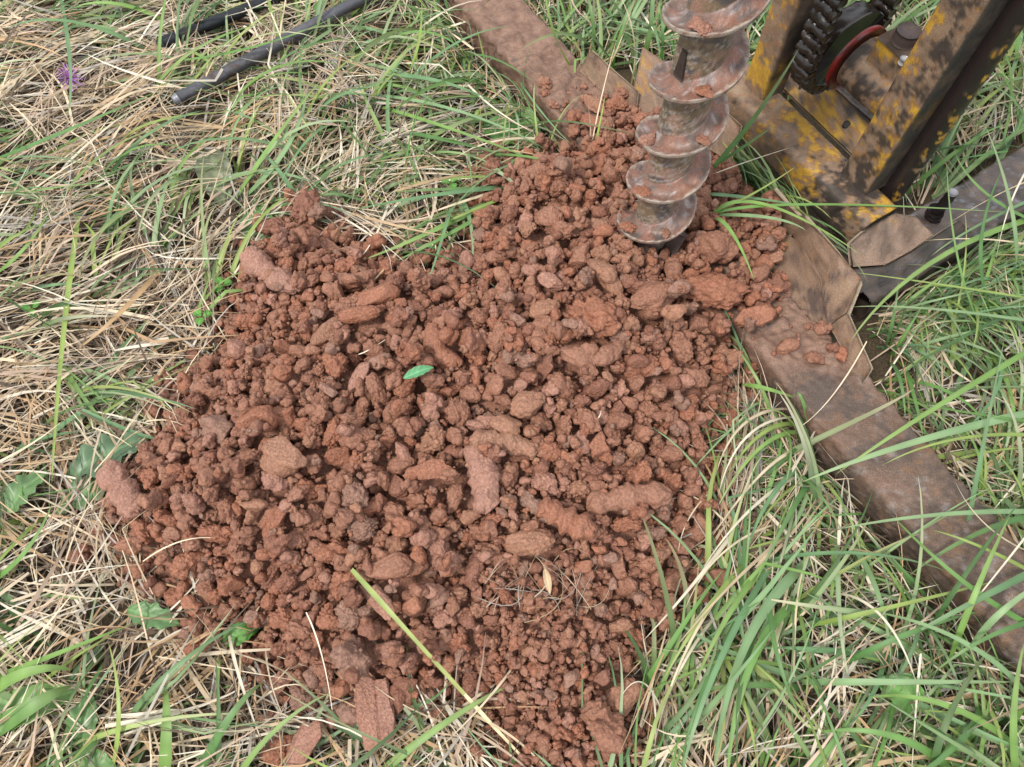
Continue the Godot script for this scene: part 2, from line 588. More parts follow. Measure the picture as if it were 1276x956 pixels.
const STRAW := [Color(0.57, 0.475, 0.340), Color(0.475, 0.375, 0.250), Color(0.39, 0.280, 0.165), Color(0.63, 0.570, 0.455), Color(0.42, 0.275, 0.150), Color(0.34, 0.310, 0.270), Color(0.16, 0.108, 0.070), Color(0.09, 0.064, 0.043), Color(0.45, 0.335, 0.250)]
const GREEN := [Color(0.120, 0.245, 0.062), Color(0.082, 0.185, 0.055), Color(0.168, 0.295, 0.074), Color(0.122, 0.236, 0.110), Color(0.230, 0.315, 0.080), Color(0.055, 0.118, 0.036), Color(0.188, 0.300, 0.145)]

func tuft(called: String, label: String, at: Vector3, blades: Array, m: Material) -> Node3D:
	# blades: [from, through, to, width in mm, green (0..6) or straw (10..18)]
	var o := thing(called, label, "grass", at, "grass tufts round the heap")
	for b in blades:
		var c: Color = GREEN[b[4]] if b[4] < 10 else STRAW[b[4] - 10]
		c = c * rr(0.92, 1.1)
		var tip := c.lerp(STRAW[1], rr(0.0, 0.3)) if b[4] < 10 else c * 0.95
		var buf := Buf.new()
		ribbon(buf, bezier(b[0], b[1], b[2], 14), b[3] * (0.00118 if b[4] < 10 else 0.001), c * 1.05, tip, 0.28 if b[4] < 10 else 0.15, rr(-0.35, 0.35))
		part("blade", buf.mesh(m, at), o)
	return o

func leaf(buf: Buf, at: Vector3, dirv: Vector3, length: float, width: float, c: Color, lobed: float, arch: float, cup: float, sd: int) -> void:
	var nu := 22
	var nv := 9
	var start := buf.v.size()
	var side := dirv.cross(Vector3.UP).normalized()
	for a in nu:
		var t := a / float(nu - 1)
		var half := width * 0.5 * pow(sin(PI * clampf(t * 0.97 + 0.025, 0.0, 1.0)), 0.75) * (1.0 + 0.12 * (0.5 - t))
		half *= 1.0 - lobed * (0.5 + 0.5 * sin(t * 26.0 + sd)) * sstep(0.0, 0.2, t)
		for b in nv:
			var u := b / float(nv - 1) * 2.0 - 1.0
			var p := at + dirv * (t * length) + side * (u * half)
			p.y += arch * sin(PI * t) + cup * absf(u) * half - 0.15 * length * t * t
			p.y += width * (0.055 * sin(t * 30.0 - absf(u) * 7.0 + sd) * absf(u) + 0.05 * n_fine.get_noise_3dv(p) + 0.16 * n_low.get_noise_3dv(p * 3.0))
			buf.v.append(p)
			var vein := 1.0 - sstep(0.02, 0.16, absf(u))
			vein = maxf(vein, 0.5 * sstep(0.75, 1.0, sin(t * 34.0 - absf(u) * 6.0)) * (1.0 - absf(u)))
			var cc := c.lerp(c * 1.7 + Color(0.04, 0.05, 0.03), vein * 0.55)
			buf.c.append(cc * (1.0 + 0.35 * n_mid.get_noise_3dv(p)))
	buf.grid(nu, nv, start, false)

# ================================================================ the scene
func _ready() -> void:
	rng.seed = 20240611
	var cam := Camera3D.new()
	cam.name = "camera"
	cam.position = Vector3(0, 1.15, 0)
	cam.rotation_degrees = Vector3(-65, 0, 0)
	cam.fov = 53.0
	cam.near = 0.02
	cam.far = 400.0
	add_child(cam)
	var env := Environment.new()
	var sm := ProceduralSkyMaterial.new()
	sm.sky_top_color = Color(0.97, 0.98, 1.0)
	sm.sky_horizon_color = Color(0.68, 0.71, 0.75)
	sm.sky_curve = 0.3
	sm.ground_horizon_color = Color(0.55, 0.55, 0.5)
	sm.ground_bottom_color = Color(0.25, 0.25, 0.2)
	sm.sun_angle_max = 1.0
	var sky := Sky.new()
	sky.sky_material = sm
	env.background_mode = Environment.BG_SKY
	env.sky = sky
	env.background_energy_multiplier = 0.72
	env.tonemap_mode = Environment.TONE_MAPPER_LINEAR
	env.tonemap_exposure = 2.35
	env.sdfgi_enabled = true
	env.ssao_enabled = true
	env.ssil_enabled = true
	var we := WorldEnvironment.new()
	we.name = "world_environment"
	we.environment = env
	add_child(we)
	var sun := DirectionalLight3D.new()
	sun.name = "sun"
	sun.light_energy = 0.5
	sun.light_color = Color(1.0, 0.97, 0.93)
	sun.light_angular_distance = 10.0
	sun.shadow_enabled = true
	sun.rotation_degrees = Vector3(-56, -52, 0)
	add_child(sun)

	n_mid = noise(FastNoiseLite.TYPE_SIMPLEX_SMOOTH, 22.0, 5, 11)
	n_fine = noise(FastNoiseLite.TYPE_SIMPLEX_SMOOTH, 95.0, 3, 23)
	n_low = noise(FastNoiseLite.TYPE_SIMPLEX_SMOOTH, 6.0, 2, 5)
	n_cell = noise(FastNoiseLite.TYPE_CELLULAR, 70.0, 1, 3)
	n_cell.cellular_return_type = FastNoiseLite.RETURN_DISTANCE
	make_heap_grid()

	# textures: grain only
	var t_soil := tex(noise(FastNoiseLite.TYPE_SIMPLEX_SMOOTH, 0.035, 5, 31), Color(0.66, 0.64, 0.62), Color(1, 1, 1), 1024)
	var t_soilh := tex(noise(FastNoiseLite.TYPE_SIMPLEX_SMOOTH, 0.045, 6, 41), Color(0, 0, 0), Color(1, 1, 1), 1024)
	var t_grain := tex(noise(FastNoiseLite.TYPE_SIMPLEX_SMOOTH, 0.06, 5, 71), Color(0.60, 0.60, 0.60), Color(1, 1, 1), 1024)
	var t_rough := tex(noise(FastNoiseLite.TYPE_SIMPLEX_SMOOTH, 0.02, 4, 72), Color(0.45, 0.45, 0.45), Color(1, 1, 1), 512)

	for c in SOIL:
		soil_mats.append(tri(mat(c * 1.18, 0.72), t_soil, t_soilh, 5.0, 0.16))
	var soil_stuff_mat := tri(mat(Color(1.18, 1.18, 1.18), 0.76), t_soil, t_soilh, 5.0, 0.14)
	var mud_mat := tri(mat(Color(1.15, 1.15, 1.15), 0.75), t_grain, t_grain, 6.0, 0.10)
	var steel_mat := tri(mat(Color(1.15, 1.15, 1.15), 0.9), t_grain, t_grain, 7.0, 0.05)
	steel_mat.roughness_texture = t_rough
	var oil_mat := tri(mat(Color(1, 1, 1), 0.24), null, t_grain, 9.0, 0.06)
	var wet_mat := tri(mat(Color(1.15, 1.15, 1.15), 0.42), t_grain, t_grain, 6.0, 0.10)
	var auger_mat := tri(mat(Color(1.15, 1.15, 1.15), 0.7), t_grain, t_grain, 8.0, 0.05)
	auger_mat.roughness_texture = t_rough
	var rod_mat := tri(mat(Color(1, 1, 1), 0.42), t_grain, t_grain, 10.0, 0.03)
	rod_mat.metallic = 0.55
	var green_mat := mat(Color(1, 1, 1), 0.5)
	green_mat.backlight_enabled = true
	green_mat.backlight = Color(0.75, 0.8, 0.35)
	var straw_mat := mat(Color(1, 1, 1), 0.7)
	straw_mat.backlight_enabled = true
	straw_mat.backlight = Color(0.5, 0.46, 0.36)

	var leaf_mat := mat(Color(1, 1, 1), 0.45)
	leaf_mat.backlight_enabled = true
	leaf_mat.backlight = Color(0.22, 0.3, 0.12)

	build_ground(t_grain)
	build_rig(steel_mat, mud_mat, oil_mat, wet_mat)
	build_auger(auger_mat)
	build_heap(soil_stuff_mat)
	build_rods(rod_mat)
	build_grass(green_mat, straw_mat)
	build_plants(green_mat, straw_mat, leaf_mat)

func build_ground(t_grain: Texture2D) -> void:
	var xs := PackedFloat32Array()
	for k in 81:
		xs.append(-1.6 + k * 0.04)
	for e in [2.2, 3.5, 6.0, 12.0, 30.0, 80.0, 160.0]:
		xs.append(e)
		xs.insert(0, -e)
	var buf := Buf.new()
	for z in xs:
		for x in xs:
			var zz := z - 0.6
			var near_k := 1.0 - sstep(1.6, 2.5, maxf(absf(x), absf(z)))
			buf.v.append(Vector3(x, near_k * 0.006 * n_mid.get_noise_2d(x * 2.0, zz * 2.0) - 0.002, zz))
			var g := 0.5 + 0.6 * n_low.get_noise_2d(x, zz)
			var c := mixc(Color(0.065, 0.045, 0.028), Color(0.10, 0.075, 0.042), g)
			buf.c.append(mixc(Color(0.10, 0.13, 0.04), c, near_k))
	buf.grid(xs.size(), xs.size(), 0, false)
	var m := tri(mat(Color(1.1, 1.1, 1.1), 1.0), t_grain, t_grain, 3.0, 0.3)
	mass("ground", buf.mesh(m), "structure")

# ---------------------------------------------------------------- the auger
func build_auger(m: Material) -> void:
	var at := Vector3(0.2275, 0.0, -0.764)
	var lean := Vector3(0.010, 1.0, -0.004).normalized()
	var o := thing("earth_auger", "clay-smeared spiral steel auger standing upright in the soil heap", "auger", at)
	var r0 := 0.0312
	var col := func(p: Vector3) -> Color:
		var a := n_mid.get_noise_3dv(Vector3(p.x * 1.2, p.y * 3.2, p.z * 1.2))
		var f := n_fine.get_noise_3dv(Vector3(p.x, p.y * 2.5, p.z))
		var ang := atan2(p.z - at.z, p.x - at.x)
		var turn := fposmod((p.y - 0.142 + 0.0965 * 0.5) / 0.0965 + ang / TAU, 1.0)   # scraped bands run with the screw
		var band := n_mid.get_noise_2d(turn * 0.9, p.y * 0.15) + 0.4 * f
		var c := mixc(Color(0.27, 0.195, 0.12), Color(0.135, 0.098, 0.070), 0.5 + 1.1 * a)
		c = mixc(c, Color(0.085, 0.080, 0.088), sstep(0.02, 0.22, n_mid.get_noise_3dv(Vector3(p.x * 0.9, p.y * 2.2, p.z * 0.9) + Vector3(3, 3, 3)) + 0.3 * f) * 0.85)
		c = mixc(c, Color(0.36, 0.205, 0.155), sstep(0.1, 0.3, n_mid.get_noise_3dv(p * 1.2 + Vector3(0, 5, 0)) - 0.3 * f) * 0.85)
		c = mixc(c, Color(0.44, 0.40, 0.38), sstep(0.12, 0.35, band) * 0.7)
		return mixc(c, Color(0.42, 0.33, 0.22), sstep(0.2, 0.45, f + 0.4 * a) * 0.6)
	var disp := func(p: Vector3, _n: Vector3) -> float:
		return 0.0012 * n_mid.get_noise_3dv(p * 1.5) + 0.0006 * n_fine.get_noise_3dv(p)
	var b := Buf.new()
	sweep(b, circle(r0, 64), at + lean * 0.03, at + lean * 1.08, Vector3.RIGHT, Vector3.BACK, 0.004, disp, col)
	b.orient()
	part("shaft", b.mesh(m, at), o)
	# coupling at the head of the shaft
	b = Buf.new()
	sweep(b, rounded(0.026, 0.026, 0.004, 0.02), at + lean * 1.08, at + lean * 1.16, Vector3.RIGHT, Vector3.BACK, 0.01, disp, col)
	b.orient()
	part("coupling", b.mesh(m, at), o)
	# the flight: one screw of 97 mm pitch, its rim worn thin and caked pale
	var pitch := 0.0965
	var rim := 0.0585
	b = Buf.new()
	var turns := 9.6
	var per := 84
	var nu := int(turns * per)
	var prof := []   # [radius 0..1, height, where: 0 top 1 rim 2 below]
	for k in 10:
		var t := k / 9.0
		prof.append([t * 0.985, 0.0045 + 0.009 * exp(-t * 5.0) - 0.0015 * t, 0])
	prof.append([0.997, 0.0022, 1])
	prof.append([1.0, 0.0012, 1])
	prof.append([0.996, -0.0024, 1])
	for k in 10:
		var t := 1.0 - k / 9.0
		prof.append([t * 0.985, -0.0035 - 0.003 * exp(-t * 5.0), 2])
	for a in nu:
		var th := TAU * a / per + PI
		var y := 0.133 - pitch + pitch * a / per
		var fade := minf(1.0, a / 14.0)
		var worn := 1.0 + 0.030 * n_mid.get_noise_2d(a * 0.004, 3.0) + 0.012 * n_mid.get_noise_2d(a * 0.03, 9.0)
		for q in prof:
			var rad: float = lerpf(r0 - 0.001, rim * worn * lerpf(1.01, 0.985, minf(1.0, a / (per * 4.5))), q[0] * fade)
			var p: Vector3 = at + lean * (y + q[1]) + Vector3(cos(th), 0, -sin(th)) * rad
			if q[2] == 0:   # dished, caked with clay in patches
				p.y -= 0.0085 * sin(PI * q[0]) * (1.0 - 0.3 * q[0])
				p.y += 0.0036 * sstep(0.02, 0.22, n_mid.get_noise_3dv(p * 1.3 + Vector3(2, 2, 2))) * sin(PI * minf(1.0, q[0] + 0.1)) + 0.0016 * n_fine.get_noise_3dv(p)
			else:
				p.y += 0.0007 * n_fine.get_noise_3dv(p)
			b.v.append(p)
			var nn := n_mid.get_noise_3dv(p * 1.4)
			var f := n_fine.get_noise_3dv(p)
			var cake := sstep(0.02, 0.16, n_mid.get_noise_3dv(p * 1.3 + Vector3(2, 2, 2)) + 0.15 * f)
			var c := mixc(Color(0.275, 0.18, 0.145), Color(0.185, 0.112, 0.085), 0.5 + 1.2 * nn)
			c = mixc(c, Color(0.40, 0.34, 0.33), sstep(0.14, 0.36, n_mid.get_noise_3dv(p * 1.7 + Vector3(6, 1, 6)) + 0.35 * f) * 0.8)
			c = mixc(c, Color(0.115, 0.095, 0.092), sstep(0.10, 0.32, n_mid.get_noise_3dv(p * 1.2 + Vector3(1, 7, 2)) + 0.35 * f) * 0.85)
			c = mixc(c, mixc(Color(0.305, 0.150, 0.105), Color(0.235, 0.108, 0.072), 0.5 + f), cake * (0.9 if q[2] == 0 else 0.3))
			var edge := sstep(0.80, 0.95, q[0] + 0.16 * nn + 0.10 * f)
			c = mixc(c, Color(0.46, 0.385, 0.32), edge * clampf(0.60 + 1.6 * f + 0.6 * nn, 0.0, 1.0))
			if q[2] == 2:  # underside: its shade is mixed into the colour
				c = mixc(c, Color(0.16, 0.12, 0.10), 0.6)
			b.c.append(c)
	b.grid(nu, prof.size(), 0, true)
	b.orient()
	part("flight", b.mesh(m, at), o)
	for q in [[0, 205.0, 0.011, "red clay lump stuck on the left of the auger's lowest turn"], [0, 285.0, 0.008, "clay lump stuck on the front of the auger's lowest turn"], [1, 215.0, 0.011, "clay lump stuck on the second turn from the auger's tip"], [2, 200.0, 0.012, "clay lump stuck on the third turn from the auger's tip"], [2, 300.0, 0.008, "flat clay smear at the right of the auger's third turn"], [3, 275.0, 0.010, "clay lump stuck on the fourth turn from the auger's tip"], [4, 240.0, 0.013, "thick clay lump on the auger's topmost visible turn"]]:
		var th := deg_to_rad(q[1])
		stuck.append([at + lean * (0.133 + pitch * (q[0] + (q[1] - 180.0) / 360.0) + 0.004) + Vector3(cos(th), 0, -sin(th)) * 0.047, q[2], q[3]])
	# scraped dark chip on the shaft's left, and the cutter blade that shows under the lowest turn
	b = Buf.new()
	var dark := func(_p: Vector3) -> Color: return Color(0.05, 0.035, 0.03)
	sweep(b, rounded(0.0075, 0.002, 0.001, 0.01), at + Vector3(-0.0225, 0.448, 0.0190), at + Vector3(-0.0225, 0.490, 0.0190), Vector3(0.60, 0, 0.80).normalized(), Vector3(-0.80, 0, 0.60).normalized(), 0.004, no_disp, dark, func(t: float) -> float: return 1.0 - 0.55 * t)
	b.orient()
	part("chipped_patch", b.mesh(m, at), o)
	b = Buf.new()
	sweep(b, rounded(0.013, 0.004, 0.002, 0.01), at + Vector3(0.033, 0.075, 0.028), at + Vector3(0.040, 0.135, 0.022), Vector3(0.8, 0, 0.6), Vector3(-0.6, 0, 0.8), 0.006, disp, func(_p: Vector3) -> Color: return Color(0.13, 0.10, 0.09))
	b.orient()
	part("cutter_blade", b.mesh(m, at), o)

# ---------------------------------------------------------------- the rig
func plate(buf: Buf, a: PackedVector3Array, bt: PackedVector3Array, thick: float, col: Callable) -> void:
	# a sheet of steel between two polylines of equal length, of even thickness, with displaced faces
	var n := a.size()
	var m := 14
	var sub := 10
	var nu := (n - 1) * sub + 1
	var top := PackedVector3Array()
	for k in nu:
		var e := mini(k / sub, n - 2)
		var t := (k - e * sub) / float(sub)
		for j in m:
			var u := j / float(m - 1)
			top.append(a[e].lerp(a[e + 1], t).lerp(bt[e].lerp(bt[e + 1], t), u))
	var nm := PackedVector3Array()
	for k in nu:
		for j in m:
			var du := top[mini(k + 1, nu - 1) * m + j] - top[maxi(k - 1, 0) * m + j]
			var dv := top[k * m + mini(j + 1, m - 1)] - top[k * m + maxi(j - 1, 0)]
			var nn := du.cross(dv).normalized()
			if nn.y < 0:
				nn = -nn
			nm.append(nn)
	var start := buf.v.size()
	for s in 2:
		for k in top.size():
			var p := top[k] + nm[k] * (0.0 if s == 0 else -thick)
			if s == 0:
				p += nm[k] * (0.0030 * n_mid.get_noise_3dv(p) + 0.0014 * n_fine.get_noise_3dv(p))
			buf.v.append(p)
			buf.c.append(col.call(p))
	buf.grid(nu, m, start, false)
	var before := buf.i.size()
	buf.grid(nu, m, start + top.size(), false)
	for k in range(before, buf.i.size(), 3):
		var t := buf.i[k]
		buf.i[k] = buf.i[k + 1]
		buf.i[k + 1] = t
	# the cut edges: painted paler, as edges catching the light, each strip with corners of its own
	var rim := PackedInt32Array()
	for k in nu:
		rim.append(k * m)
	for j in range(1, m):
		rim.append((nu - 1) * m + j)
	for k in range(nu - 2, -1, -1):
		rim.append(k * m + m - 1)
	for j in range(m - 2, 0, -1):
		rim.append(j)
	var s0 := buf.v.size()
	for s in 2:
		for k in rim:
			var p := buf.v[start + k + s * top.size()]
			buf.v.append(p)
			var c: Color = col.call(p)
			buf.c.append(mixc(c, Color(0.44, 0.36, 0.25), 0.55 + 0.5 * n_mid.get_noise_3dv(p * 2.0)))
	var r := rim.size()
	for k in r:
		var k2 := (k + 1) % r
		buf.i.append_array([s0 + k, s0 + r + k, s0 + k2, s0 + k2, s0 + r + k, s0 + r + k2])

func build_rig(steel: Material, mudm: Material, oilm: Material, wetm: Material) -> void:
	# --- the mud-caked base beam with its two notched guard plates
	var o := thing("base_beam", "long mud-caked steel beam lying under the soil heap, with notched guard plates", "beam", fr(0, 0, 0))
	var b := Buf.new()
	var disp := func(p: Vector3, n: Vector3) -> float:
		var up := maxf(n.y, 0.0)
		var s := sq(p).x
		var cake := sstep(0.0, 0.45, n_mid.get_noise_3dv(p * 0.8 + Vector3(1, 2, 3))) * (1.0 - 0.6 * sstep(0.05, 0.3, s))
		var lumps := maxf(0.0, -n_cell.get_noise_3dv(p) - 0.45) * sstep(0.05, 0.35, n_mid.get_noise_3dv(p * 0.6 + Vector3(6, 2, 3)))
		for at in [Vector2(0.101, -1.106), Vector2(0.124, -1.051), Vector2(0.438, -0.567)]:
			lumps += maxf(0.0, -n_cell.get_noise_3dv(p) - 0.25) * exp(-Vector2(p.x - at.x, p.z - at.y).length_squared() / 0.0007) * 1.3
		return 0.0060 * n_mid.get_noise_3dv(p) * (0.5 + cake) + 0.0030 * n_fine.get_noise_3dv(p * 0.9) * (0.4 + 0.8 * cake) + 0.013 * lumps + 0.0055 * cake * (0.3 + up)
	sweep(b, rounded(0.0575, 0.0365, 0.009, 0.0035), fr(-1.40, 0, 0.0385), fr(0.62, 0, 0.0385), SN, Vector3.UP, 0.0038, disp, mud)
	b.orient()
	part("beam", b.mesh(mudm, o.position), o)
	var pcol := func(p: Vector3) -> Color:
		var c := mixc(mud(p), paint(p, -0.35, 0.0), 0.65)
		return mixc(c, Color(0.30, 0.20, 0.12), sstep(0.0, 0.4, n_mid.get_noise_3dv(p * 0.7 + Vector3(0, 0, 6))) * 0.5)
	# nearer plate: base tongue, then the folded flange with a step cut in its top edge
	b = Buf.new()
	plate(b, PackedVector3Array([fr(-0.19, 0.05, 0.074), fr(-0.15, 0.05, 0.074), fr(-0.03, 0.05, 0.075), fr(0.045, 0.05, 0.076)]), PackedVector3Array([fr(-0.19, 0.152, 0.064), fr(-0.15, 0.152, 0.064), fr(-0.03, 0.122, 0.067), fr(0.045, 0.074, 0.072)]), 0.006, pcol)
	part("tongue_plate", b.mesh(mudm, o.position), o)
	b = Buf.new()
	plate(b, PackedVector3Array([fr(-0.19, 0.147, 0.068), fr(-0.15, 0.147, 0.068), fr(-0.03, 0.117, 0.072), fr(0.04, 0.070, 0.077), fr(0.046, 0.068, 0.077)]), PackedVector3Array([fr(-0.19, 0.140, 0.122), fr(-0.15, 0.1405, 0.120), fr(-0.04, 0.142, 0.116), fr(0.016, 0.1435, 0.112), fr(0.050, 0.086, 0.106)]), 0.007, pcol)
	part("guard_plate", b.mesh(mudm, o.position), o)
	b = Buf.new()
	plate(b, PackedVector3Array([fr(0.047, 0.067, 0.0765), fr(0.10, 0.050, 0.0765), fr(0.150, 0.040, 0.0765)]), PackedVector3Array([fr(0.051, 0.085, 0.106), fr(0.10, 0.068, 0.103), fr(0.141, 0.055, 0.098)]), 0.007, pcol)
	part("guard_plate", b.mesh(mudm, o.position), o)
	# farther plate
	b = Buf.new()
	plate(b, PackedVector3Array([fr(-0.625, 0.040, 0.0765), fr(-0.56, 0.046, 0.0765), fr(-0.47, 0.056, 0.0765)]), PackedVector3Array([fr(-0.622, 0.060, 0.116), fr(-0.57, 0.068, 0.112), fr(-0.50, 0.080, 0.108)]), 0.007, pcol)
	part("guard_plate", b.mesh(mudm, o.position), o)
	b = Buf.new()
	plate(b, PackedVector3Array([fr(-0.492, 0.060, 0.076), fr(-0.44, 0.085, 0.074), fr(-0.38, 0.125, 0.070), fr(-0.30, 0.150, 0.068)]), PackedVector3Array([fr(-0.573, 0.142, 0.122), fr(-0.50, 0.160, 0.122), fr(-0.42, 0.172, 0.120), fr(-0.33, 0.178, 0.118)]), 0.007, pcol)
	part("guard_plate", b.mesh(mudm, o.position), o)
	# clods of mud stuck on the beam are part of its crust

	# --- the cross leg going off to the right
	o = thing("cross_leg", "dark rusty steel leg running off through the grass behind the notched plate", "beam", fr(0, 0.5, 0))
	b = Buf.new()
	var lcol := func(p: Vector3) -> Color:
		var a := n_mid.get_noise_3dv(p)
		var q := sq(p).y
		var c := mixc(Color(0.040, 0.032, 0.028), Color(0.135, 0.095, 0.075), 0.40 + a + 0.3 * n_fine.get_noise_3dv(p))
		c = mixc(c, Color(0.055, 0.045, 0.042), sstep(0.05, 0.5, n_mid.get_noise_3dv(p * 1.8 + Vector3(5, 0, 0)) + 0.4 * n_fine.get_noise_3dv(p)) * 0.8)
		return mixc(c, Color(0.17, 0.18, 0.215), sstep(0.2, 0.55, n_mid.get_noise_3dv(p * 2.4 + Vector3(2, 9, 2)) + 0.4 * n_fine.get_noise_3dv(p)) * sstep(0.18, 0.3, q) * sstep(0.75, 0.5, q) * 0.7)  # bluish-grey highlights painted into the leg's colour
	var ldisp := func(p: Vector3, _n: Vector3) -> float: return 0.003 * n_mid.get_noise_3dv(p) + 0.0014 * n_fine.get_noise_3dv(p)
	sweep(b, rounded(0.052, 0.034, 0.012, 0.004), fr(0.0, 0.16, 0.037), fr(0.0, 1.25, 0.037), SD, Vector3.UP, 0.005, ldisp, lcol)
	b.orient()
	part("leg_tube", b.mesh(wetm, o.position), o)
	b = Buf.new()   # tan plate sloping from the rail's end down to the leg
	var fcol := func(p: Vector3) -> Color: return mixc(paint(p, -0.5, -0.45), mixc(Color(0.30, 0.205, 0.155), Color(0.12, 0.084, 0.066), 0.45 + 1.5 * n_mid.get_noise_3dv(p * 1.3) + 0.5 * n_fine.get_noise_3dv(p)), 0.7)
	plate(b, PackedVector3Array([fr(-0.040, 0.168, 0.120), fr(-0.0435, 0.20, 0.131), fr(-0.0435, 0.262, 0.131), fr(-0.022, 0.295, 0.122)]), PackedVector3Array([fr(-0.012, 0.160, 0.096), fr(0.012, 0.212, 0.091), fr(0.0135, 0.27, 0.091), fr(0.011, 0.318, 0.094)]), 0.010, fcol)
	part("end_plate", b.mesh(mudm, o.position), o)
	b = Buf.new()
	plate(b, PackedVector3Array([fr(-0.0105, 0.155, 0.094), fr(0.0135, 0.212, 0.0890), fr(0.0150, 0.27, 0.0890), fr(0.0125, 0.38, 0.0900)]), PackedVector3Array([fr(0.024, 0.150, 0.070), fr(0.036, 0.20, 0.0715), fr(0.040, 0.26, 0.0715), fr(0.036, 0.40, 0.0715)]), 0.006, func(p: Vector3) -> Color: return lcol.call(p) * 0.85)
	part("plate_lip", b.mesh(wetm, o.position), o)

	# --- the oily pin standing on the leg
	o = thing("oily_pin", "short black oily pin with a bright worn end standing on the leg", "pin", Vector3(0.725, 0.075, -0.821))
	var pat := o.position
	var black := func(_p: Vector3) -> Color: return Color(0.016, 0.014, 0.013)
	b = Buf.new()
	sweep(b, circle(0.0085, 24), pat + Vector3(0, -0.01, 0), pat + Vector3(0.002, 0.058, 0), Vector3.RIGHT, Vector3.BACK, 0.004, ldisp, black)
	b.orient()
	part("shank", b.mesh(oilm, pat), o)
	b = Buf.new()
	sweep(b, circle(0.0080, 20), pat + Vector3(0.002, 0.0575, 0), pat + Vector3(0.002, 0.0605, 0), Vector3.RIGHT, Vector3.BACK, 0.001, no_disp, func(_p: Vector3) -> Color: return Color(0.24, 0.24, 0.27))
	b.orient()
	part("worn_end", b.mesh(steel, pat), o)
	for k in 3:
		b = Buf.new()
		var rr_ := 0.0155 - 0.001 * k
		sweep(b, circle(rr_, 6 if k == 0 else 24), pat + Vector3(-0.002 * k, -0.008 + 0.0085 * k, 0.001), pat + Vector3(-0.002 * k, -0.0005 + 0.0085 * k, 0.001), Vector3.RIGHT, Vector3.BACK, 0.003, no_disp, black)
		b.orient()
		part("nut" if k == 0 else "washer", b.mesh(oilm, pat), o)

	# --- the yellow mast frame
	o = thing("mast_frame", "worn yellow drilling mast frame, grease-blackened, beside the auger", "machine", fr(-0.2, 0.26, 0))
	var base := o.position
	var tdisp := func(p: Vector3, _n: Vector3) -> float: return 0.0010 * n_mid.get_noise_3dv(p) + 0.0004 * n_fine.get_noise_3dv(p)
	b = Buf.new()
	sweep(b, rounded(0.037, 0.037, 0.014, 0.003), fr(-0.47, 0.235, 0.104), fr(-0.046, 0.235, 0.104), SN, Vector3.UP, 0.003, tdisp, func(p: Vector3) -> Color:
		var s := sq(p).x
		return paint(p, 0.20 - 1.7 * absf(s + 0.22) - 1.0 * maxf(0.0, s + 0.13), -0.20 + 0.60 * sstep(-0.24, -0.12, s)))
	b.orient()
	part("bottom_rail", b.mesh(steel, base), o)
	# left post; its face toward the right post is painted dark for shade
	b = Buf.new()
	sweep(b, rounded(0.026, 0.026, 0.006, 0.003), fr(-0.366, 0.252, 0.135), fr(-0.378, 0.252, 1.45), SD, SN, 0.004, tdisp, func(p: Vector3) -> Color:
		var side := sstep(-0.346, -0.340, sq(p).x + 0.009 * (p.y - 0.135))
		return mixc(paint(p, 0.12, -0.55), Color(0.05, 0.036, 0.026), side * (0.75 + 0.6 * n_mid.get_noise_3dv(p * 0.8))))
	b.orient()
	part("left_post", b.mesh(steel, base), o)
	# right post
	b = Buf.new()
	sweep(b, rounded(0.030, 0.028, 0.008, 0.003), fr(-0.121, 0.262, 0.139), fr(-0.121, 0.262, 1.45), SD, SN, 0.004, tdisp, func(p: Vector3) -> Color:
		var patch := exp(-pow((p.y - 0.30) / 0.06, 2.0)) * 0.35
		var s := sq(p).x
		var band := exp(-pow((s + 0.112) / 0.010, 2.0))
		var c := paint(p, -0.12 + patch, -0.02 + 0.42 * band + 0.3 * sstep(0.30, 0.2, p.y))
		return mixc(c, Color(0.030, 0.025, 0.022), sstep(-0.0945, -0.0918, s) * (0.9 + 0.3 * n_mid.get_noise_3dv(p))))
	b.orient()
	part("right_post", b.mesh(steel, base), o)
	b = Buf.new()
	sweep(b, circle(0.0200, 40), fr(-0.083, 0.300, 0.03), fr(-0.083, 0.300, 1.45), SD, SN, 0.005, tdisp, func(p: Vector3) -> Color:
		return mixc(Color(0.016, 0.015, 0.015), paint(p, 0.25, -0.2), sstep(0.12, 0.4, n_mid.get_noise_3dv(p * 1.6) + 0.5 * n_fine.get_noise_3dv(p)) * sstep(-0.073, -0.066, sq(p).x) * 0.8))
	b.orient()
	part("black_post", b.mesh(oilm, base), o)
	# cross plate between the posts, rusty and yellow in front, oily behind
	b = Buf.new()
	var ccol := func(p: Vector3) -> Color:
		var q := sq(p).y
		return mixc(paint(p * 1.2, 0.14, 0.12), Color(0.055, 0.042, 0.034), sstep(0.345, 0.352, q + 0.02 * n_mid.get_noise_3dv(p)) * 0.9)
	plate(b, PackedVector3Array([fr(-0.40, 0.296, 0.122), fr(-0.30, 0.296, 0.122), fr(-0.17, 0.296, 0.122)]), PackedVector3Array([fr(-0.40, 0.350, 0.145), fr(-0.30, 0.350, 0.145), fr(-0.17, 0.350, 0.145)]), 0.008, ccol)
	plate(b, PackedVector3Array([fr(-0.33, 0.352, 0.146), fr(-0.25, 0.352, 0.146), fr(-0.17, 0.352, 0.146)]), PackedVector3Array([fr(-0.33, 0.43, 0.142), fr(-0.25, 0.42, 0.142), fr(-0.17, 0.40, 0.142)]), 0.008, ccol)
	part("cross_plate", b.mesh(steel, base), o)
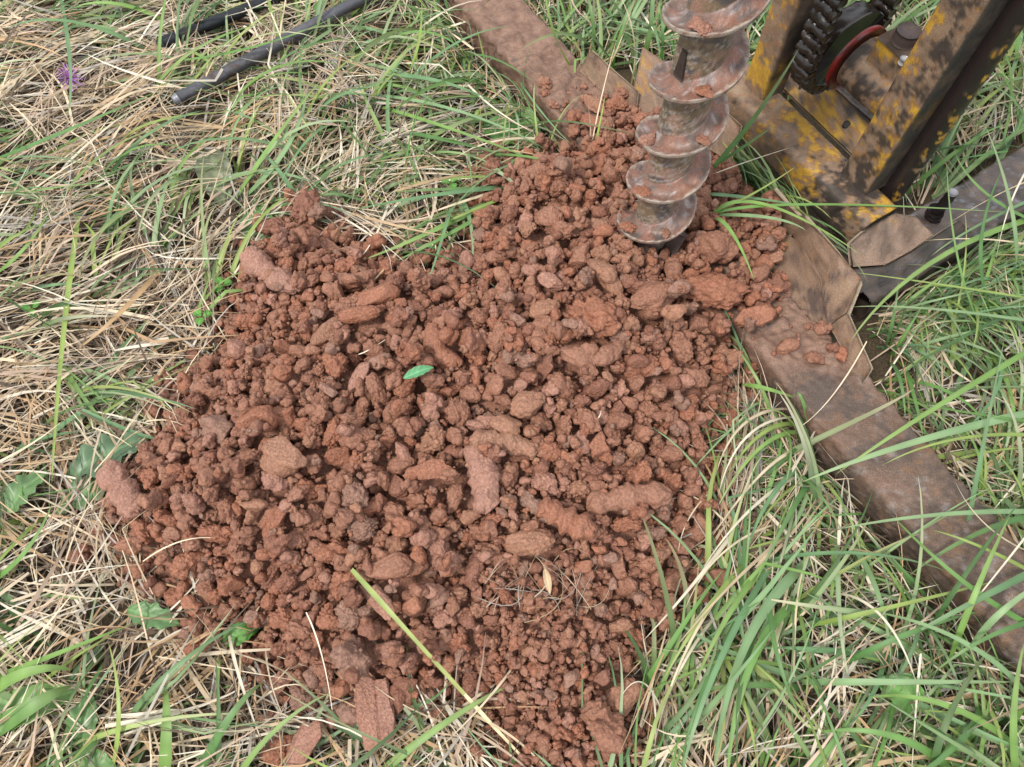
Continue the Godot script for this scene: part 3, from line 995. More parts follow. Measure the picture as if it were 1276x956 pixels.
	for k in 2:  # near-black discs painting in the shade of two holes
		b = Buf.new()
		var hp: Vector3 = fr(-0.225, 0.322, 0.133) if k == 0 else fr(-0.335, 0.315, 0.130)
		sweep(b, circle(0.007 if k == 0 else 0.004, 18), hp + Vector3(0, -0.004, 0), hp + Vector3(0, 0.0015, 0), Vector3.RIGHT, Vector3(0, -0.5, 0.87), 0.003, no_disp, func(_p: Vector3) -> Color: return Color(0.02, 0.022, 0.014))
		b.orient()
		part("bolt_hole_shade", b.mesh(steel, base), o)
	# sprocket wheel with its greasy chain, axle along the rail
	var ax := fr(-0.302, 0.316, 0.250)
	var grease := func(p: Vector3) -> Color: return mixc(Color(0.014, 0.011, 0.010), Color(0.035, 0.024, 0.018), 0.5 + n_mid.get_noise_3dv(p))
	var gd := func(p: Vector3, _n: Vector3) -> float: return 0.0045 * n_mid.get_noise_3dv(p * 1.5) + 0.002 * n_fine.get_noise_3dv(p * 0.6)
	b = Buf.new()
	sweep(b, circle(0.066, 72), ax - SD * 0.012, ax + SD * 0.020, SN, Vector3.UP, 0.003, gd, grease)
	b.orient()
	var wheel := part("sprocket", b.mesh(oilm, base), o)
	for k in 13:   # chain rollers round the lower half
		var th := PI + PI * k / 12.0
		b = Buf.new()
		var rc := ax + (SN * cos(th) + Vector3.UP * sin(th)) * 0.073
		sweep(b, circle(0.0098, 20), rc - SD * 0.022, rc + SD * 0.020, SN, Vector3.UP, 0.003, gd, grease)
		b.orient()
		part("chain_link", b.mesh(oilm, base), wheel)
	for e in [-1.0, 1.0]:
		for f in [-0.0125, 0.0125]:
			b = Buf.new()
			sweep(b, rounded(0.0065, 0.0022, 0.0015, 0.01), ax + SN * 0.073 * e + SD * f, ax + SN * 0.073 * e + SD * f + Vector3.UP * 0.21, SN, SD, 0.006, gd, grease)
			b.orient()
			part("chain_side", b.mesh(oilm, base), wheel)
	for k in 10:   # the chain's runs going up either side
		for e in [-1.0, 1.0]:
			b = Buf.new()
			var rc: Vector3 = ax + SN * 0.073 * e + Vector3.UP * (0.019 + 0.0195 * k)
			sweep(b, circle(0.0092, 20), rc - SD * 0.022, rc + SD * 0.020, SN, Vector3.UP, 0.003, gd, grease)
			b.orient()
			part("chain_link", b.mesh(oilm, base), wheel)
	b = Buf.new()
	sweep(b, circle(0.055, 72), ax + SD * 0.034, ax + SD * 0.044, SN, Vector3.UP, 0.003, tdisp, func(p: Vector3) -> Color: return mixc(Color(0.20, 0.018, 0.014), Color(0.04, 0.02, 0.016), sstep(-0.1, 0.3, n_mid.get_noise_3dv(p * 1.5))))
	b.orient()
	part("red_disc", b.mesh(oilm, base), o)
	b = Buf.new()
	sweep(b, circle(0.042, 48), ax + SD * 0.045, ax + SD * 0.135, SN, Vector3.UP, 0.003, tdisp, func(p: Vector3) -> Color: return paint(p, 0.10, 0.08))
	b.orient()
	part("axle_hub", b.mesh(steel, base), o)
	b = Buf.new()
	sweep(b, rounded(0.034, 0.030, 0.008, 0.004), fr(-0.200, 0.318, 0.282), fr(-0.200, 0.318, 0.325), SD, SN, 0.004, tdisp, func(p: Vector3) -> Color: return paint(p, 0.15, 0.0))
	b.orient()
	part("bearing_cap", b.mesh(steel, base), o)
	b = Buf.new()
	var bp := fr(-0.205, 0.315, 0.326)
	sweep(b, circle(0.018, 32), bp, bp + Vector3.UP * 0.020, SD, SN, 0.004, tdisp, func(_p: Vector3) -> Color: return Color(0.085, 0.058, 0.048))
	b.orient()
	var head := part("bolt_head", b.mesh(steel, base), o)
	head.set_meta("label", "dark round bolt head")
	b = Buf.new()
	bp = fr(-0.176, 0.288, 0.3215)
	sweep(b, circle(0.007, 20), bp, bp + Vector3.UP * 0.008, SD, SN, 0.003, no_disp, func(_p: Vector3) -> Color: return Color(0.3, 0.3, 0.3))
	b.orient()
	part("bolt_head", b.mesh(oilm, base), o)

# ---------------------------------------------------------------- steel rods in the grass
func build_rods(m: Material) -> void:
	var d := [
		["steel_rod", "grey steel rod with a tapered end lying in straw, nearer of two", Vector3(-0.645, 0.050, -1.106), Vector3(-0.276, 0.062, -1.396), 0.0118, Color(0.15, 0.15, 0.17)],
		["steel_rod", "blackened steel rod lying in straw beyond the grey one", Vector3(-0.707, 0.045, -1.260), Vector3(-0.439, 0.060, -1.404), 0.0118, Color(0.030, 0.034, 0.040)]]
	for r in d:
		var p0: Vector3 = r[2]
		var p1: Vector3 = r[3]
		var t := (p1 - p0).normalized()
		p1 += t * 0.25
		var side := t.cross(Vector3.UP).normalized()
		var o := thing(r[0], r[1], "rod", p0, "steel rods in the grass")
		var rad: float = r[4]
		var base: Color = r[5]
		var col := func(p: Vector3) -> Color:
			var a := n_mid.get_noise_3dv(p) + 0.6 * n_fine.get_noise_3dv(p)
			return mixc(mixc(base * 0.85, base * 1.2, 0.5 + a), Color(0.12, 0.065, 0.035), sstep(0.25, 0.6, n_mid.get_noise_3dv(p * 1.3 + Vector3(4, 4, 4))) * 0.8)
		var b := Buf.new()
		sweep(b, circle(rad, 32), p0 + t * 0.012, p1, side, side.cross(t), 0.004, func(p: Vector3, _n: Vector3) -> float: return 0.0004 * n_fine.get_noise_3dv(p), col)
		b.orient()
		part("bar", b.mesh(m, p0), o)
		b = Buf.new()
		sweep(b, circle(rad, 32), p0, p0 + t * 0.0118, side, side.cross(t), 0.002, no_disp, func(p: Vector3) -> Color: return base * 2.2, func(k: float) -> float: return 0.74 + 0.26 * k)
		b.orient()
		part("tapered_end", b.mesh(m, p0), o)

# ---------------------------------------------------------------- heap, clods, crumbs
func place_clod(m: Mesh, p: Vector3, basis: Basis, tone: int, label: String, group: String) -> void:
	var o := solo("clod", m, label, "soil clod", p, group)
	o.basis = basis
	o.material_override = soil_mats[tone]

func build_heap(stuff_mat: Material) -> void:
	var buf := Buf.new()
	for a in hnz:
		for b in hnx:
			for_heap(buf, a, b)
	buf.grid(hnz, hnx, 0, false)
	var keep := PackedInt32Array()
	for k in range(0, buf.i.size(), 3):
		if buf.v[buf.i[k]].y > -0.025 or buf.v[buf.i[k + 1]].y > -0.025 or buf.v[buf.i[k + 2]].y > -0.025:
			keep.append_array([buf.i[k], buf.i[k + 1], buf.i[k + 2]])
	buf.i = keep
	solo("soil_heap", buf.mesh(stuff_mat), "broad low heap of freshly dug red-brown clay soil round the auger", "soil heap")

	var fine_base := ico(4)
	var kinds := [[], [], [], []]
	for k in 4:
		for j in [14, 9, 9, 4][k]:
			kinds[k].append(clod_mesh(fine_base if k < 3 or j > 0 else ico(5), k, 100 * k + j))
	var med_base := ico(3)
	# the clods one recognises: [x, z, length mm, width mm, lie in degrees, shape (0..3, 4 roll), tone, bend, lift, label]
	var hero := [
		[-0.388, -0.688, 118, 40, -38, 4, 2, 0.10, 0.012, "long smooth pinkish roll of clay at the heap's upper left edge"],
		[-0.433, -0.416, 60, 44, -35, 2, 4, 0, 0.006, "smooth purplish clay wedge on the heap's left shoulder"],
		[-0.565, -0.333, 98, 42, -48, 4, 2, 0.05, 0.008, "thick clay roll lying on the far left tip of the heap"],
		[-0.047, -0.329, 100, 42, -78, 4, 2, -0.18, 0.014, "upright curved pale roll of clay in the middle of the heap"],
		[-0.012, -0.377, 98, 33, -8, 4, 5, -0.12, 0.006, "slim roll lying across the head of the curved pale roll"],
		[0.118, -0.528, 96, 32, 8, 4, 0, 0.45, 0.012, "arched roll of clay like a bridge, midway below the auger tip"],
		[-0.101, -0.541, 86, 33, -60, 4, 1, 0.30, 0.010, "bent finger-like roll of clay just above the green leaf"],
		[0.163, -0.304, 120, 38, 8, 4, 0, -0.08, 0.008, "longest level roll of clay at the heap's lower right side"],
		[0.075, -0.275, 86, 38, -28, 4, 1, 0.08, 0.010, "reddish sloping roll above the root tangle"],
		[0.038, -0.292, 62, 24, -38, 4, 4, 0.05, 0.008, "grey-streaked narrow dark sliver between reddish rolls"],
		[0.322, -0.645, 104, 60, 3, 0, 1, 0, 0.010, "largest crumbly clod, below and right of the auger tip"],
		[0.213, -0.609, 92, 48, 32, 1, 0, 0, 0.012, "long tilted lump below the auger tip"],
		[0.140, -0.650, 74, 38, -55, 2, 5, 0, 0.012, "pointed ridged wedge left of the auger tip's foot"],
		[0.120, -0.581, 90, 56, -30, 0, 1, 0, 0.008, "ragged clod just above the arched roll"],
		[-0.196, -0.639, 90, 38, 14, 2, 1, 0, 0.012, "long orange ridged clod in the heap's upper left"],
		[-0.222, -0.589, 66, 32, 10, 1, 1, 0, 0.010, "shorter orange clod right under the long ridged one"],
		[-0.287, -0.574, 66, 33, 48, 2, 5, 0, 0.010, "slanting tan splinter-shaped clod on the upper left slope"],
		[-0.323, -0.361, 68, 50, -15, 2, 5, 0, 0.012, "pale tan clod with flat broken faces on the left slope"],
		[-0.362, -0.417, 64, 46, 5, 2, 1, 0, 0.012, "orange clod with a broken hollow face on the left slope"],
		[-0.328, -0.327, 42, 32, 0, 1, 2, 0, 0.008, "smooth oval pinkish clod under the pale tan one"],
		[-0.175, -0.042, 108, 52, -78, 3, 2, 0, 0.020, "flat clay slab with a leaf-like print at the heap's lower edge"],
		[-0.271, 0.014, 86, 46, 68, 3, 2, 0, 0.018, "smooth clay slab in the grass below the heap"],
		[-0.302, 0.011, 44, 40, 0, 0, 1, 0, 0.008, "crumbly red clod beside the smooth slab in the grass"],
		[0.214, -0.159, 46, 44, 30, 3, 0, 0, 0.022, "flat three-cornered chip leaning on grass at the lower right edge"],
		[0.294, -0.212, 46, 36, 0, 1, 3, 0, 0.022, "lone oval clod held in the grass right of the heap"],
		[-0.041, -0.973, 46, 36, 10, 0, 0, 0, 0.010, "lone crumbly clod in green grass above the heap"],
		[-0.145, -0.850, 32, 26, 0, 0, 0, 0, 0.010, "small lone clod among green blades above the heap"],
		[-0.153, -0.912, 26, 20, 0, 1, 4, 0, 0.010, "tiny grey-pink clod in straw above the green blades"],
		[-0.435, -0.121, 38, 30, 20, 0, 1, 0, 0.012, "small orange clod in straw below the heap's left side"],
		[-0.628, -0.251, 40, 28, 10, 0, 3, 0, 0.006, "dark red clod half hidden in straw left of the heap"],
		[-0.472, -0.186, 32, 30, 0, 1, 1, 0, 0.010, "round clod just clear of the heap's lower left edge"],
		[-0.428, -0.158, 40, 24, -55, 1, 0, 0, 0.010, "small upright clod at the heap's lower left edge"],
		[0.188, -1.048, 40, 34, 0, 0, 1, 0, 0.004, "red clod stuck on the beam by the farther guard plate"],
		[-0.356, -0.843, 60, 48, 70, 0, 3, 0, 0.012, "dark crumbly clod standing up at the heap's upper left tip"],
		[-0.415, -0.813, 68, 38, -15, 0, 3, 0, 0.008, "dark ragged clod reaching into grass at the upper left tip"],
		[-0.232, -0.794, 34, 32, 0, 1, 0, 0, 0.010, "round clod under the end of a wide green blade"],
		[0.047, -0.598, 54, 33, 10, 1, 5, 0, 0.012, "smooth tan pebble-shaped clod in the upper middle"],
		[0.058, -0.643, 38, 30, -30, 2, 2, 0, 0.012, "small pink broken clod above the tan pebble-shaped one"],
		[0.062, -0.683, 32, 28, 0, 1, 2, 0, 0.014, "pale round clod above the small pink broken one"],
		[-0.223, -0.492, 50, 32, 68, 2, 2, 0, 0.012, "pink-faced clod standing left of the green leaf"],
		[0.035, -0.241, 70, 46, 5, 1, 5, 0, 0.010, "big tan lump at the top of the root tangle"],
		[0.335, -0.730, 80, 62, 25, 1, 0, 0, 0.004, "big smooth-backed clod right beside the auger tip"],
		[0.426, -0.712, 36, 18, 25, 3, 5, 0, 0.020, "thin tan chip on the heap's right edge by the plate"],
		[0.321, -0.601, 48, 24, 20, 2, 5, 0, 0.016, "tan wedge lying under the largest crumbly clod"],
		[0.377, -0.603, 64, 46, 15, 1, 1, 0, 0.008, "rounded clod at the heap's right edge on the beam"],
		[-0.202, -0.103, 58, 60, 40, 0, 4, 0, 0.010, "big cracked grey-brown clod above the printed slab"],
		[-0.209, -0.152, 46, 36, 0, 0, 4, 0, 0.010, "dull grey clod left of the yellow-green stem"],
		[-0.223, -0.034, 52, 42, 0, 1, 4, 0, 0.008, "dark grey clod left of the printed slab"],
		[-0.123, -0.046, 54, 22, 45, 4, 2, 0.05, 0.012, "small slim roll in the grass right of the printed slab"],
		[-0.144, -0.059, 48, 40, 70, 2, 3, 0, 0.010, "upright clod right beside the printed slab"],
		[0.257, -0.686, 52, 26, 85, 4, 0, 0.1, 0.006, "short upright roll just under the auger tip"],
		[0.069, -0.749, 64, 50, -25, 0, 0, 0, 0.012, "crumbly ledge-shaped clod left of the auger"],
		[-0.152, -0.205, 78, 42, 5, 2, 0, 0, 0.014, "broad clod touching the head of the yellow-green stem"],
		[-0.173, -0.172, 62, 26, -50, 3, 2, 0, 0.012, "smooth pink chip beside the yellow-green stem"],
		[-0.328, -0.430, 44, 34, 0, 1, 1, 0, 0.008, "round orange clod next to the broken hollow one"],
		[0.113, -0.019, 46, 62, 80, 0, 0, 0, 0.010, "tall clod near the bottom edge of the photo, by the grass"],
		[0.151, -0.062, 46, 46, 0, 1, 5, 0, 0.014, "round tan clod under a pale straw at the lower right edge"],
		[-0.117, -0.336, 66, 36, 15, 3, 1, 0, 0.016, "thin reddish slab left of the curved pale roll"],
		[-0.418, -0.552, 50, 40, -70, 1, 2, 0, 0.008, "smooth pink knob at the heap's left edge under the clovers"],
		[0.043, -0.905, 60, 30, 25, 4, 0, 0.04, 0.010, "dark pointed roll on the heap's top slope"],
		[0.002, -0.403, 56, 34, -35, 2, 5, 0, 0.012, "tan clod just above the slim roll"],
		[0.020, -0.441, 60, 38, 15, 1, 5, 0, 0.010, "flat-topped tan clod in the very middle of the heap"],
	]
	var made := 0
	var kind_n := [0, 0, 0, 0]
	for h in hero:
		var L: float = h[2] * 0.00098
		var W: float = h[3] * 0.00092
		var r := sqrt(L * W) * 0.5
		var x: float = h[0]
		var z: float = h[1]
		var y: float = maxf(surface(x, z) + W * 0.48, 0.0) + h[8] * 0.9
		if L > W * 1.5:
			for e in [-0.62, 0.0, 0.62]:
				var o: float = e * (L - W) * 0.62
				put_down(Vector3(x + cos(deg_to_rad(h[4])) * o, y - W * 0.1, z - sin(deg_to_rad(h[4])) * o), W * 0.5)
		else:
			put_down(Vector3(x, y - r * 0.1, z), r * 0.9)
		var turn := Basis(Vector3.UP, deg_to_rad(h[4]))
		var m: Mesh
		var b: Basis
		if h[5] == 4:
			m = roll_mesh(W / L, h[7] * 1.0, made + 3, 0.85)
			b = turn * Basis(Vector3.RIGHT, rr(-0.3, 0.3)) * Basis.from_scale(Vector3.ONE * L * 0.5)
		else:
			var list: Array = kinds[h[5]]
			m = list[kind_n[h[5]] % list.size()]
			kind_n[h[5]] += 1
			var hh := W * 0.62 if h[5] != 3 else W * 0.62
			if h[5] == 3:
				turn = turn * Basis(Vector3.RIGHT, rr(-0.25, 0.35))
			b = turn * Basis.from_scale(Vector3(L * 0.62, hh, W * 0.64))
		place_clod(m, Vector3(x, y, z), b, h[6], h[9], "")
		made += 1

	for k in stuck.size():
		var q: Array = stuck[k]
		place_clod(kinds[k % 2][k], q[0], Basis(Vector3.UP, k * 1.3) * Basis.from_scale(Vector3(1.5, 0.55, 1.1) * q[1]), [1, 0, 1, 2, 0, 1, 2][k], q[2], "")
	# the other clods large enough to be picked out one by one
	var marks := [
		["the auger tip", Vector2(0.229, -0.734)], ["the small green leaf on the heap", Vector2(-0.139, -0.494)], ["the root tangle", Vector2(0.057, -0.208)], ["the yellow-green stem's head", Vector2(-0.211, -0.204)],
		["the far left tip of the heap", Vector2(-0.583, -0.309)], ["the upper left tip of the heap", Vector2(-0.356, -0.836)], ["the clovers", Vector2(-0.475, -0.632)], ["the pale curved roll", Vector2(-0.047, -0.330)], ["the arched roll", Vector2(0.118, -0.529)],
		["the printed slab", Vector2(-0.175, -0.044)], ["the three-cornered chip", Vector2(0.214, -0.159)], ["the pale tan broken clod", Vector2(-0.323, -0.361)], ["the long orange ridged clod", Vector2(-0.196, -0.639)],
		["the top corner of the heap", Vector2(0.075, -0.963)], ["the notched plate's corner", Vector2(0.412, -0.633)], ["the longest level roll", Vector2(0.163, -0.304)], ["the heap's lower left edge", Vector2(-0.462, -0.197)],
		["the photo's bottom edge", Vector2(0.076, 0.014)], ["the tan pebble-shaped clod", Vector2(0.048, -0.604)], ["the purplish wedge", Vector2(-0.433, -0.416)], ["the smooth pink knob", Vector2(-0.418, -0.552)]]
	var big := []
	var tries := 0
	while big.size() < 231 and tries < 30000:
		tries += 1
		var x := rr(-0.62, 0.55)
		var z := rr(-1.12, -0.0)
		var p2 := Vector2(x, z)
		if heap_h(x, z) < 0.010:
			continue
		var d := sq(Vector3(x, 0, z))
		var r := lerpf(0.0192, 0.0118, pow(tries / 30000.0, 0.5)) * coarse(x, z) * rr(0.88, 1.12)
		if in_rig(Vector3(x, 0.1, z), r * 0.7) or d.y > 0.17 or z > -0.02:
			continue
		var ok := true
		for j in near(Vector3(x, 0, z)):
			var q: Vector3 = placed[j][0]
			if Vector2(q.x - x, q.z - z).length() < (r + placed[j][1]) * 0.93:
				ok = false
				break
		if not ok:
			continue
		var y := surface(x, z) + r * rr(0.40, 1.15)
		put_down(Vector3(x, y, z), r)
		big.append([Vector3(x, y, z), r])
	var order := {}
	for e in big:
		var p: Vector3 = e[0]
		var u := rng.randf()
		var kind := 0 if u < 0.66 else 1 if u < 0.88 else 2 if u < 0.98 else 3
		var v := rng.randf()
		v -= 0.25 * clampf(-p.x * 1.6, -0.6, 0.6)   # redder on the left, browner on the right
		var tone := 1 if v < 0.22 else 0 if v < 0.64 else 3 if v < 0.74 else 2 if v < 0.80 else 4 if v < 0.86 else 5
		var best := 9.0
		var near_mark := ""
		for mk in marks:
			var dd: float = Vector2(p.x, p.z).distance_to(mk[1])
			if dd < best:
				best = dd
				near_mark = mk[0]
		var key := "%s|%d|%d" % [near_mark, kind, tone]
		if not order.has(key):
			order[key] = []
		order[key].append([best, e, kind, tone, near_mark])
	var shape_word := ["crumbly", "rounded", "flat-faced", "slab-like"]
	var tone_word := ["brown", "orange-red", "pinkish", "dark red", "grey-brown", "tan"]
	var nth := ["nearest", "second nearest", "third nearest", "fourth nearest", "fifth nearest", "sixth nearest", "seventh nearest", "eighth nearest", "ninth nearest", "tenth nearest", "eleventh nearest", "twelfth nearest"]
	var keys := order.keys()
	keys.sort()
	for key in keys:
		var list: Array = order[key]
		list.sort_custom(func(a, b): return a[0] < b[0])
		for k in list.size():
			var e: Array = list[k][1]
			var r: float = e[1]
			var kind: int = list[k][2]
			var tone: int = list[k][3]
			var mm: Mesh = kinds[kind][rng.randi() % kinds[kind].size()]
			var b := Basis(Vector3(rr(-1, 1), rr(-1, 1), rr(-1, 1)).normalized(), rr(0, TAU)) if kind != 3 else Basis(Vector3(rr(-0.4, 0.4), 1, rr(-0.4, 0.4)).normalized(), rr(0, TAU))
			var st := rr(1.0, 1.45)
			b = b * Basis.from_scale(Vector3(st, rr(0.9, 1.05), rr(0.85, 1.0) / sqrt(st)) * r * 1.26)
			place_clod(mm, e[0], b, tone, "%s %s %s clod to %s" % [nth[mini(k, 11)], shape_word[kind], tone_word[tone], list[k][4]], "soil clods on the heap")

	# the small stuff between: crumbs that nobody would count
	var n_big := placed.size()
	var root := Node3D.new()
	root.name = "soil_crumbs"
	add_child(root)
	root.set_meta("kind", "stuff")
	var sets := [[2300, 0.0132, 0.0080, 24, 3], [2300, 0.0080, 0.0042, 8, 2], [5500, 0.0040, 0.0014, 5, 2]]
	for s in sets:
		var base := ico(s[4])
		var meshes := []
		var spots := []
		for j in s[3]:
			meshes.append(clod_mesh(base, [0, 0, 1, 2][j % 4], 700 + j + int(s[3]) * 31))
			spots.append([])
		var got := 0
		var t := 0
		while got < s[0] and t < s[0] * 5:
			t += 1
			var x := rr(-0.66, 0.57)
			var z := rr(-1.12, 0.05)
			var hh := heap_h(x, z)
			var dq := sq(Vector3(x, 0, z))
			if hh < 0.002:
				var skirt := hh > -0.028 and surface(x, z) < 0.03 and rng.randf() < 0.42
				var on_beam := absf(dq.y) < 0.05 and ((dq.x > -0.66 and dq.x < -0.4) or (dq.x > -0.05 and dq.x < 0.10)) and rng.randf() < (0.12 if dq.x < -0.3 else 0.03)
				var on_tongue := dq.y > 0.0 and dq.y < 0.10 and dq.x > -0.10 and dq.x < 0.05 and dq.y < 0.05 and rng.randf() < 0.10
				if not (skirt or on_beam or on_tongue):
					continue
			var r: float = lerpf(s[1], s[2], rng.randf()) * clampf(coarse(x, z) * 1.05, 0.75, 1.1)
			if Vector2(x - 0.231, z + 0.766).length() < 0.036 + r or dq.y > 0.17:
				continue
			var y := rest_height(x, z, r)
			var on_top := false
			for j in near(Vector3(x, 0, z)):
				if j < n_big and Vector2(placed[j][0].x - x, placed[j][0].z - z).length() < placed[j][1] * 0.80 + r * 0.25:
					on_top = true
			if on_top:
				continue
			if y > surface(x, z) + 0.014 + r * 0.5 and rng.randf() < 0.88:
				continue
			put_down(Vector3(x, y, z), r)
			got += 1
			var tone: int = [0, 0, 0, 0, 1, 1, 3, 3, 5, 0, 4, 2][rng.randi() % 12]
			var bs := Basis(Vector3(rr(-1, 1), rr(-1, 1), rr(-1, 1)).normalized(), rr(0, TAU)) * Basis.from_scale(Vector3(rr(0.95, 1.5), rr(0.85, 1.1), rr(0.85, 1.1)) * r * 1.25)
			spots[rng.randi() % int(s[3])].append([Transform3D(bs, Vector3(x, y, z)), SOIL[tone] * rr(0.9, 1.1)])
		for j in s[3]:
			var mmesh := MultiMesh.new()
			mmesh.transform_format = MultiMesh.TRANSFORM_3D
			mmesh.use_colors = true
			mmesh.mesh = meshes[j]
			mmesh.instance_count = spots[j].size()
			for k in spots[j].size():
				mmesh.set_instance_transform(k, spots[j][k][0])
				mmesh.set_instance_color(k, spots[j][k][1])
			var mi := MultiMeshInstance3D.new()
			mi.name = "crumbs"
			mi.multimesh = mmesh
			mi.material_override = stuff_mat
			mi.set_meta("kind", "stuff")
			root.add_child(mi, true)

func for_heap(buf: Buf, a: int, b: int) -> void:
	var x := hx0 + b * hstep
	var z := hz0 + a * hstep
	var h := hgrid[a * hnx + b]
	var p := Vector3(x, h, z)
	if h > 0.0:
		p.y -= 0.006 - 0.005 * n_mid.get_noise_3dv(p * 2.0)
	buf.v.append(p)
	buf.c.append(mixc(SOIL[0], SOIL[3], 0.6 + 0.6 * n_mid.get_noise_3dv(p)))

# ---------------------------------------------------------------- grass
func build_grass(green_mat: Material, straw_mat: Material) -> void:
	var straw := Buf.new()
	var bundles := 0
	while bundles < 6200:
		bundles += 1
		var x := rr(-1.35, 1.35)
		var z := rr(-1.75, 0.25)
		if absf(x) > 0.86 - z * 0.36:
			continue
		if heap_h(x, z) > 0.018 or in_rig(Vector3(x, 0.03, z), 0.0):
			continue
		var l := lie_at(x, z)
		var az: float = l[0] + rng.randfn(0.0, l[2] * 1.25) + (PI if rng.randf() < 0.5 else 0.0)
		var gsh: float = l[1]
		var n := rng.randi_range(3, 8) if gsh < 0.45 else rng.randi_range(2, 5)
		var u := rng.randf()
		var tone: int
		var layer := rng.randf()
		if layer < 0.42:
			tone = [6, 6, 7, 7, 7, 8, 5][rng.randi() % 7]  # low layer: rotting browns, kept dark to paint shade into the gaps
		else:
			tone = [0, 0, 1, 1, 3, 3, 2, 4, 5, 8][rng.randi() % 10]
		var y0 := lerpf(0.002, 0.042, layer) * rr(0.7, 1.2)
		for k in n:
			var len := rr(0.07, 0.24)
			var a2 := az + rng.randfn(0.0, 0.16)
			var p0 := Vector3(x + rr(-0.02, 0.02), y0 + rr(-0.004, 0.008), z + rr(-0.02, 0.02)) - Vector3(cos(a2), 0, -sin(a2)) * len * rr(0.2, 0.6)
			if heap_h(p0.x, p0.z) > 0.012 or in_rig(p0, 0.004):
				continue
			p0.y = maxf(p0.y, 0.003)
			var pts := blade_path(p0, a2, rr(0.02, 0.30) * (1.0 if rng.randf() < 0.75 else 1.8), len, rr(0.1, 0.7), rng.randfn(0.0, 0.4), 6)
			if rng.randf() < 0.22:   # a kink
				var kk := rng.randi_range(2, 4)
				var bend := rng.randfn(0.0, 0.6)
				for q in range(kk + 1, pts.size()):
					pts[q] = pts[kk] + (pts[q] - pts[kk]).rotated(Vector3.UP, bend)
			var hit := false
			for q in [3, 6]:
				if in_rig(pts[q], 0.0) or heap_h(pts[q].x, pts[q].z) > pts[q].y + 0.012:
					hit = true
			if hit and rng.randf() < 0.85:
				continue
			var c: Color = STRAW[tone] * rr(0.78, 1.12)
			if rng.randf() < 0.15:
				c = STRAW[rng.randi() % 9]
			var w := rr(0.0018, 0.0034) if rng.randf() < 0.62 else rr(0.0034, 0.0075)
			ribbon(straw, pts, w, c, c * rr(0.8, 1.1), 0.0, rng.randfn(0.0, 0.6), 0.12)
	for k in 1500:
		var e := rng.randi() % heap_poly.size()
		var q := heap_poly[e].lerp(heap_poly[(e + 1) % heap_poly.size()], rng.randf()) + Vector2(rr(-0.05, 0.05), rr(-0.05, 0.05))
		var p0 := Vector3(q.x, rr(0.004, 0.035), q.y)
		if heap_h(p0.x, p0.z) > 0.012 or in_rig(p0, 0.001):
			continue
		for j in 2:
			var pts := blade_path(p0, rr(0, TAU), rr(0.0, 0.7), rr(0.06, 0.17), rr(0.4, 1.2), rng.randfn(0.0, 0.5), 6)
			if in_rig(pts[3], 0.0) or in_rig(pts[6], 0.0) or heap_h(pts[3].x, pts[3].z) > pts[3].y or heap_h(pts[6].x, pts[6].z) > pts[6].y + 0.02:
				continue
			var c: Color = STRAW[rng.randi() % 9] * rr(0.8, 1.1)
			ribbon(straw, pts, rr(0.0018, 0.0050), c, c * rr(0.8, 1.1), 0.0, rng.randfn(0.0, 0.6), 0.12)
	for k in 900:
		var s := rr(-1.25, 0.62)
		var q := (0.0605 + rr(0.0, 0.06)) * (1.0 if rng.randf() < 0.5 else -1.0)
		if rng.randf() < 0.35:
			s = rr(0.062, 0.13)
			q = rr(0.07, 0.85)
		var p0 := fr(s, q, rr(0.002, 0.03))
		if heap_h(p0.x, p0.z) > 0.01 or in_rig(p0, 0.001):
			continue
		for j in 3:
			var pts := blade_path(p0, rr(0, TAU), rr(0.1, 0.9), rr(0.05, 0.13), rr(0.5, 1.4), rng.randfn(0.0, 0.6), 6)
			if in_rig(pts[3], 0.0) or in_rig(pts[6], 0.0):
				continue
			var c: Color = STRAW[rng.randi() % 9] * rr(0.8, 1.1)
			ribbon(straw, pts, rr(0.0018, 0.0045), c, c * rr(0.8, 1.1), 0.0, rng.randfn(0.0, 0.6), 0.12)
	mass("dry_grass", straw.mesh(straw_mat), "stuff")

	var green := Buf.new()
	var tries := 0
	while tries < 5200:
		tries += 1
		var x := rr(-1.4, 1.4)
		var z := rr(-1.8, 0.28)
		if absf(x) > 0.9 - z * 0.36 or heap_h(x, z) > 0.005 or in_rig(Vector3(x, 0.02, z), 0.008):
			continue
		var l := lie_at(x, z)
		var g: float = l[1]
		if rng.randf() > g * (0.62 + 0.25 * g) * (0.85 + 1.0 * n_low.get_noise_2d(x * 1.6, z * 1.6)) + 0.085:
			continue
		var az: float = l[0] + rng.randfn(0.0, l[2])
		if rng.randf() < 0.3:
			az += PI
		var tone: int = [0, 1, 2, 3, 3, 4, 5, 5, 6, 6][rng.randi() % 10]
		for k in rng.randi_range(3, 7):
			var a2 := az + rng.randfn(0.0, 0.28)
			var len := rr(0.10, 0.30)
			var p0 := Vector3(x + rr(-0.015, 0.015), 0.004, z + rr(-0.015, 0.015))
			var el := rr(0.25, 1.05)
			var pts := blade_path(p0, a2, el, len, el + rr(0.1, 0.9), rng.randfn(0.0, 0.35), 9)
			var hit := 0
			for q in range(1, 10):
				if in_rig(pts[q], 0.002):
					hit += 3
				elif heap_h(pts[q].x, pts[q].z) > pts[q].y - 0.01:
					hit += 1
			if hit > 2:
				continue
			if rng.randf() < 0.14:
				var kk := rng.randi_range(4, 6)
				var bend := rng.randfn(0.0, 0.8)
				for q in range(kk + 1, pts.size()):
					pts[q] = pts[kk] + (pts[q] - pts[kk]).rotated(Vector3.UP, bend)
					pts[q].y = maxf(0.005, pts[kk].y - absf(pts[q].y - pts[kk].y) - 0.004 * (q - kk))
			var c: Color = GREEN[tone if rng.randf() < 0.6 else rng.randi() % 7] * rr(0.8, 1.15)
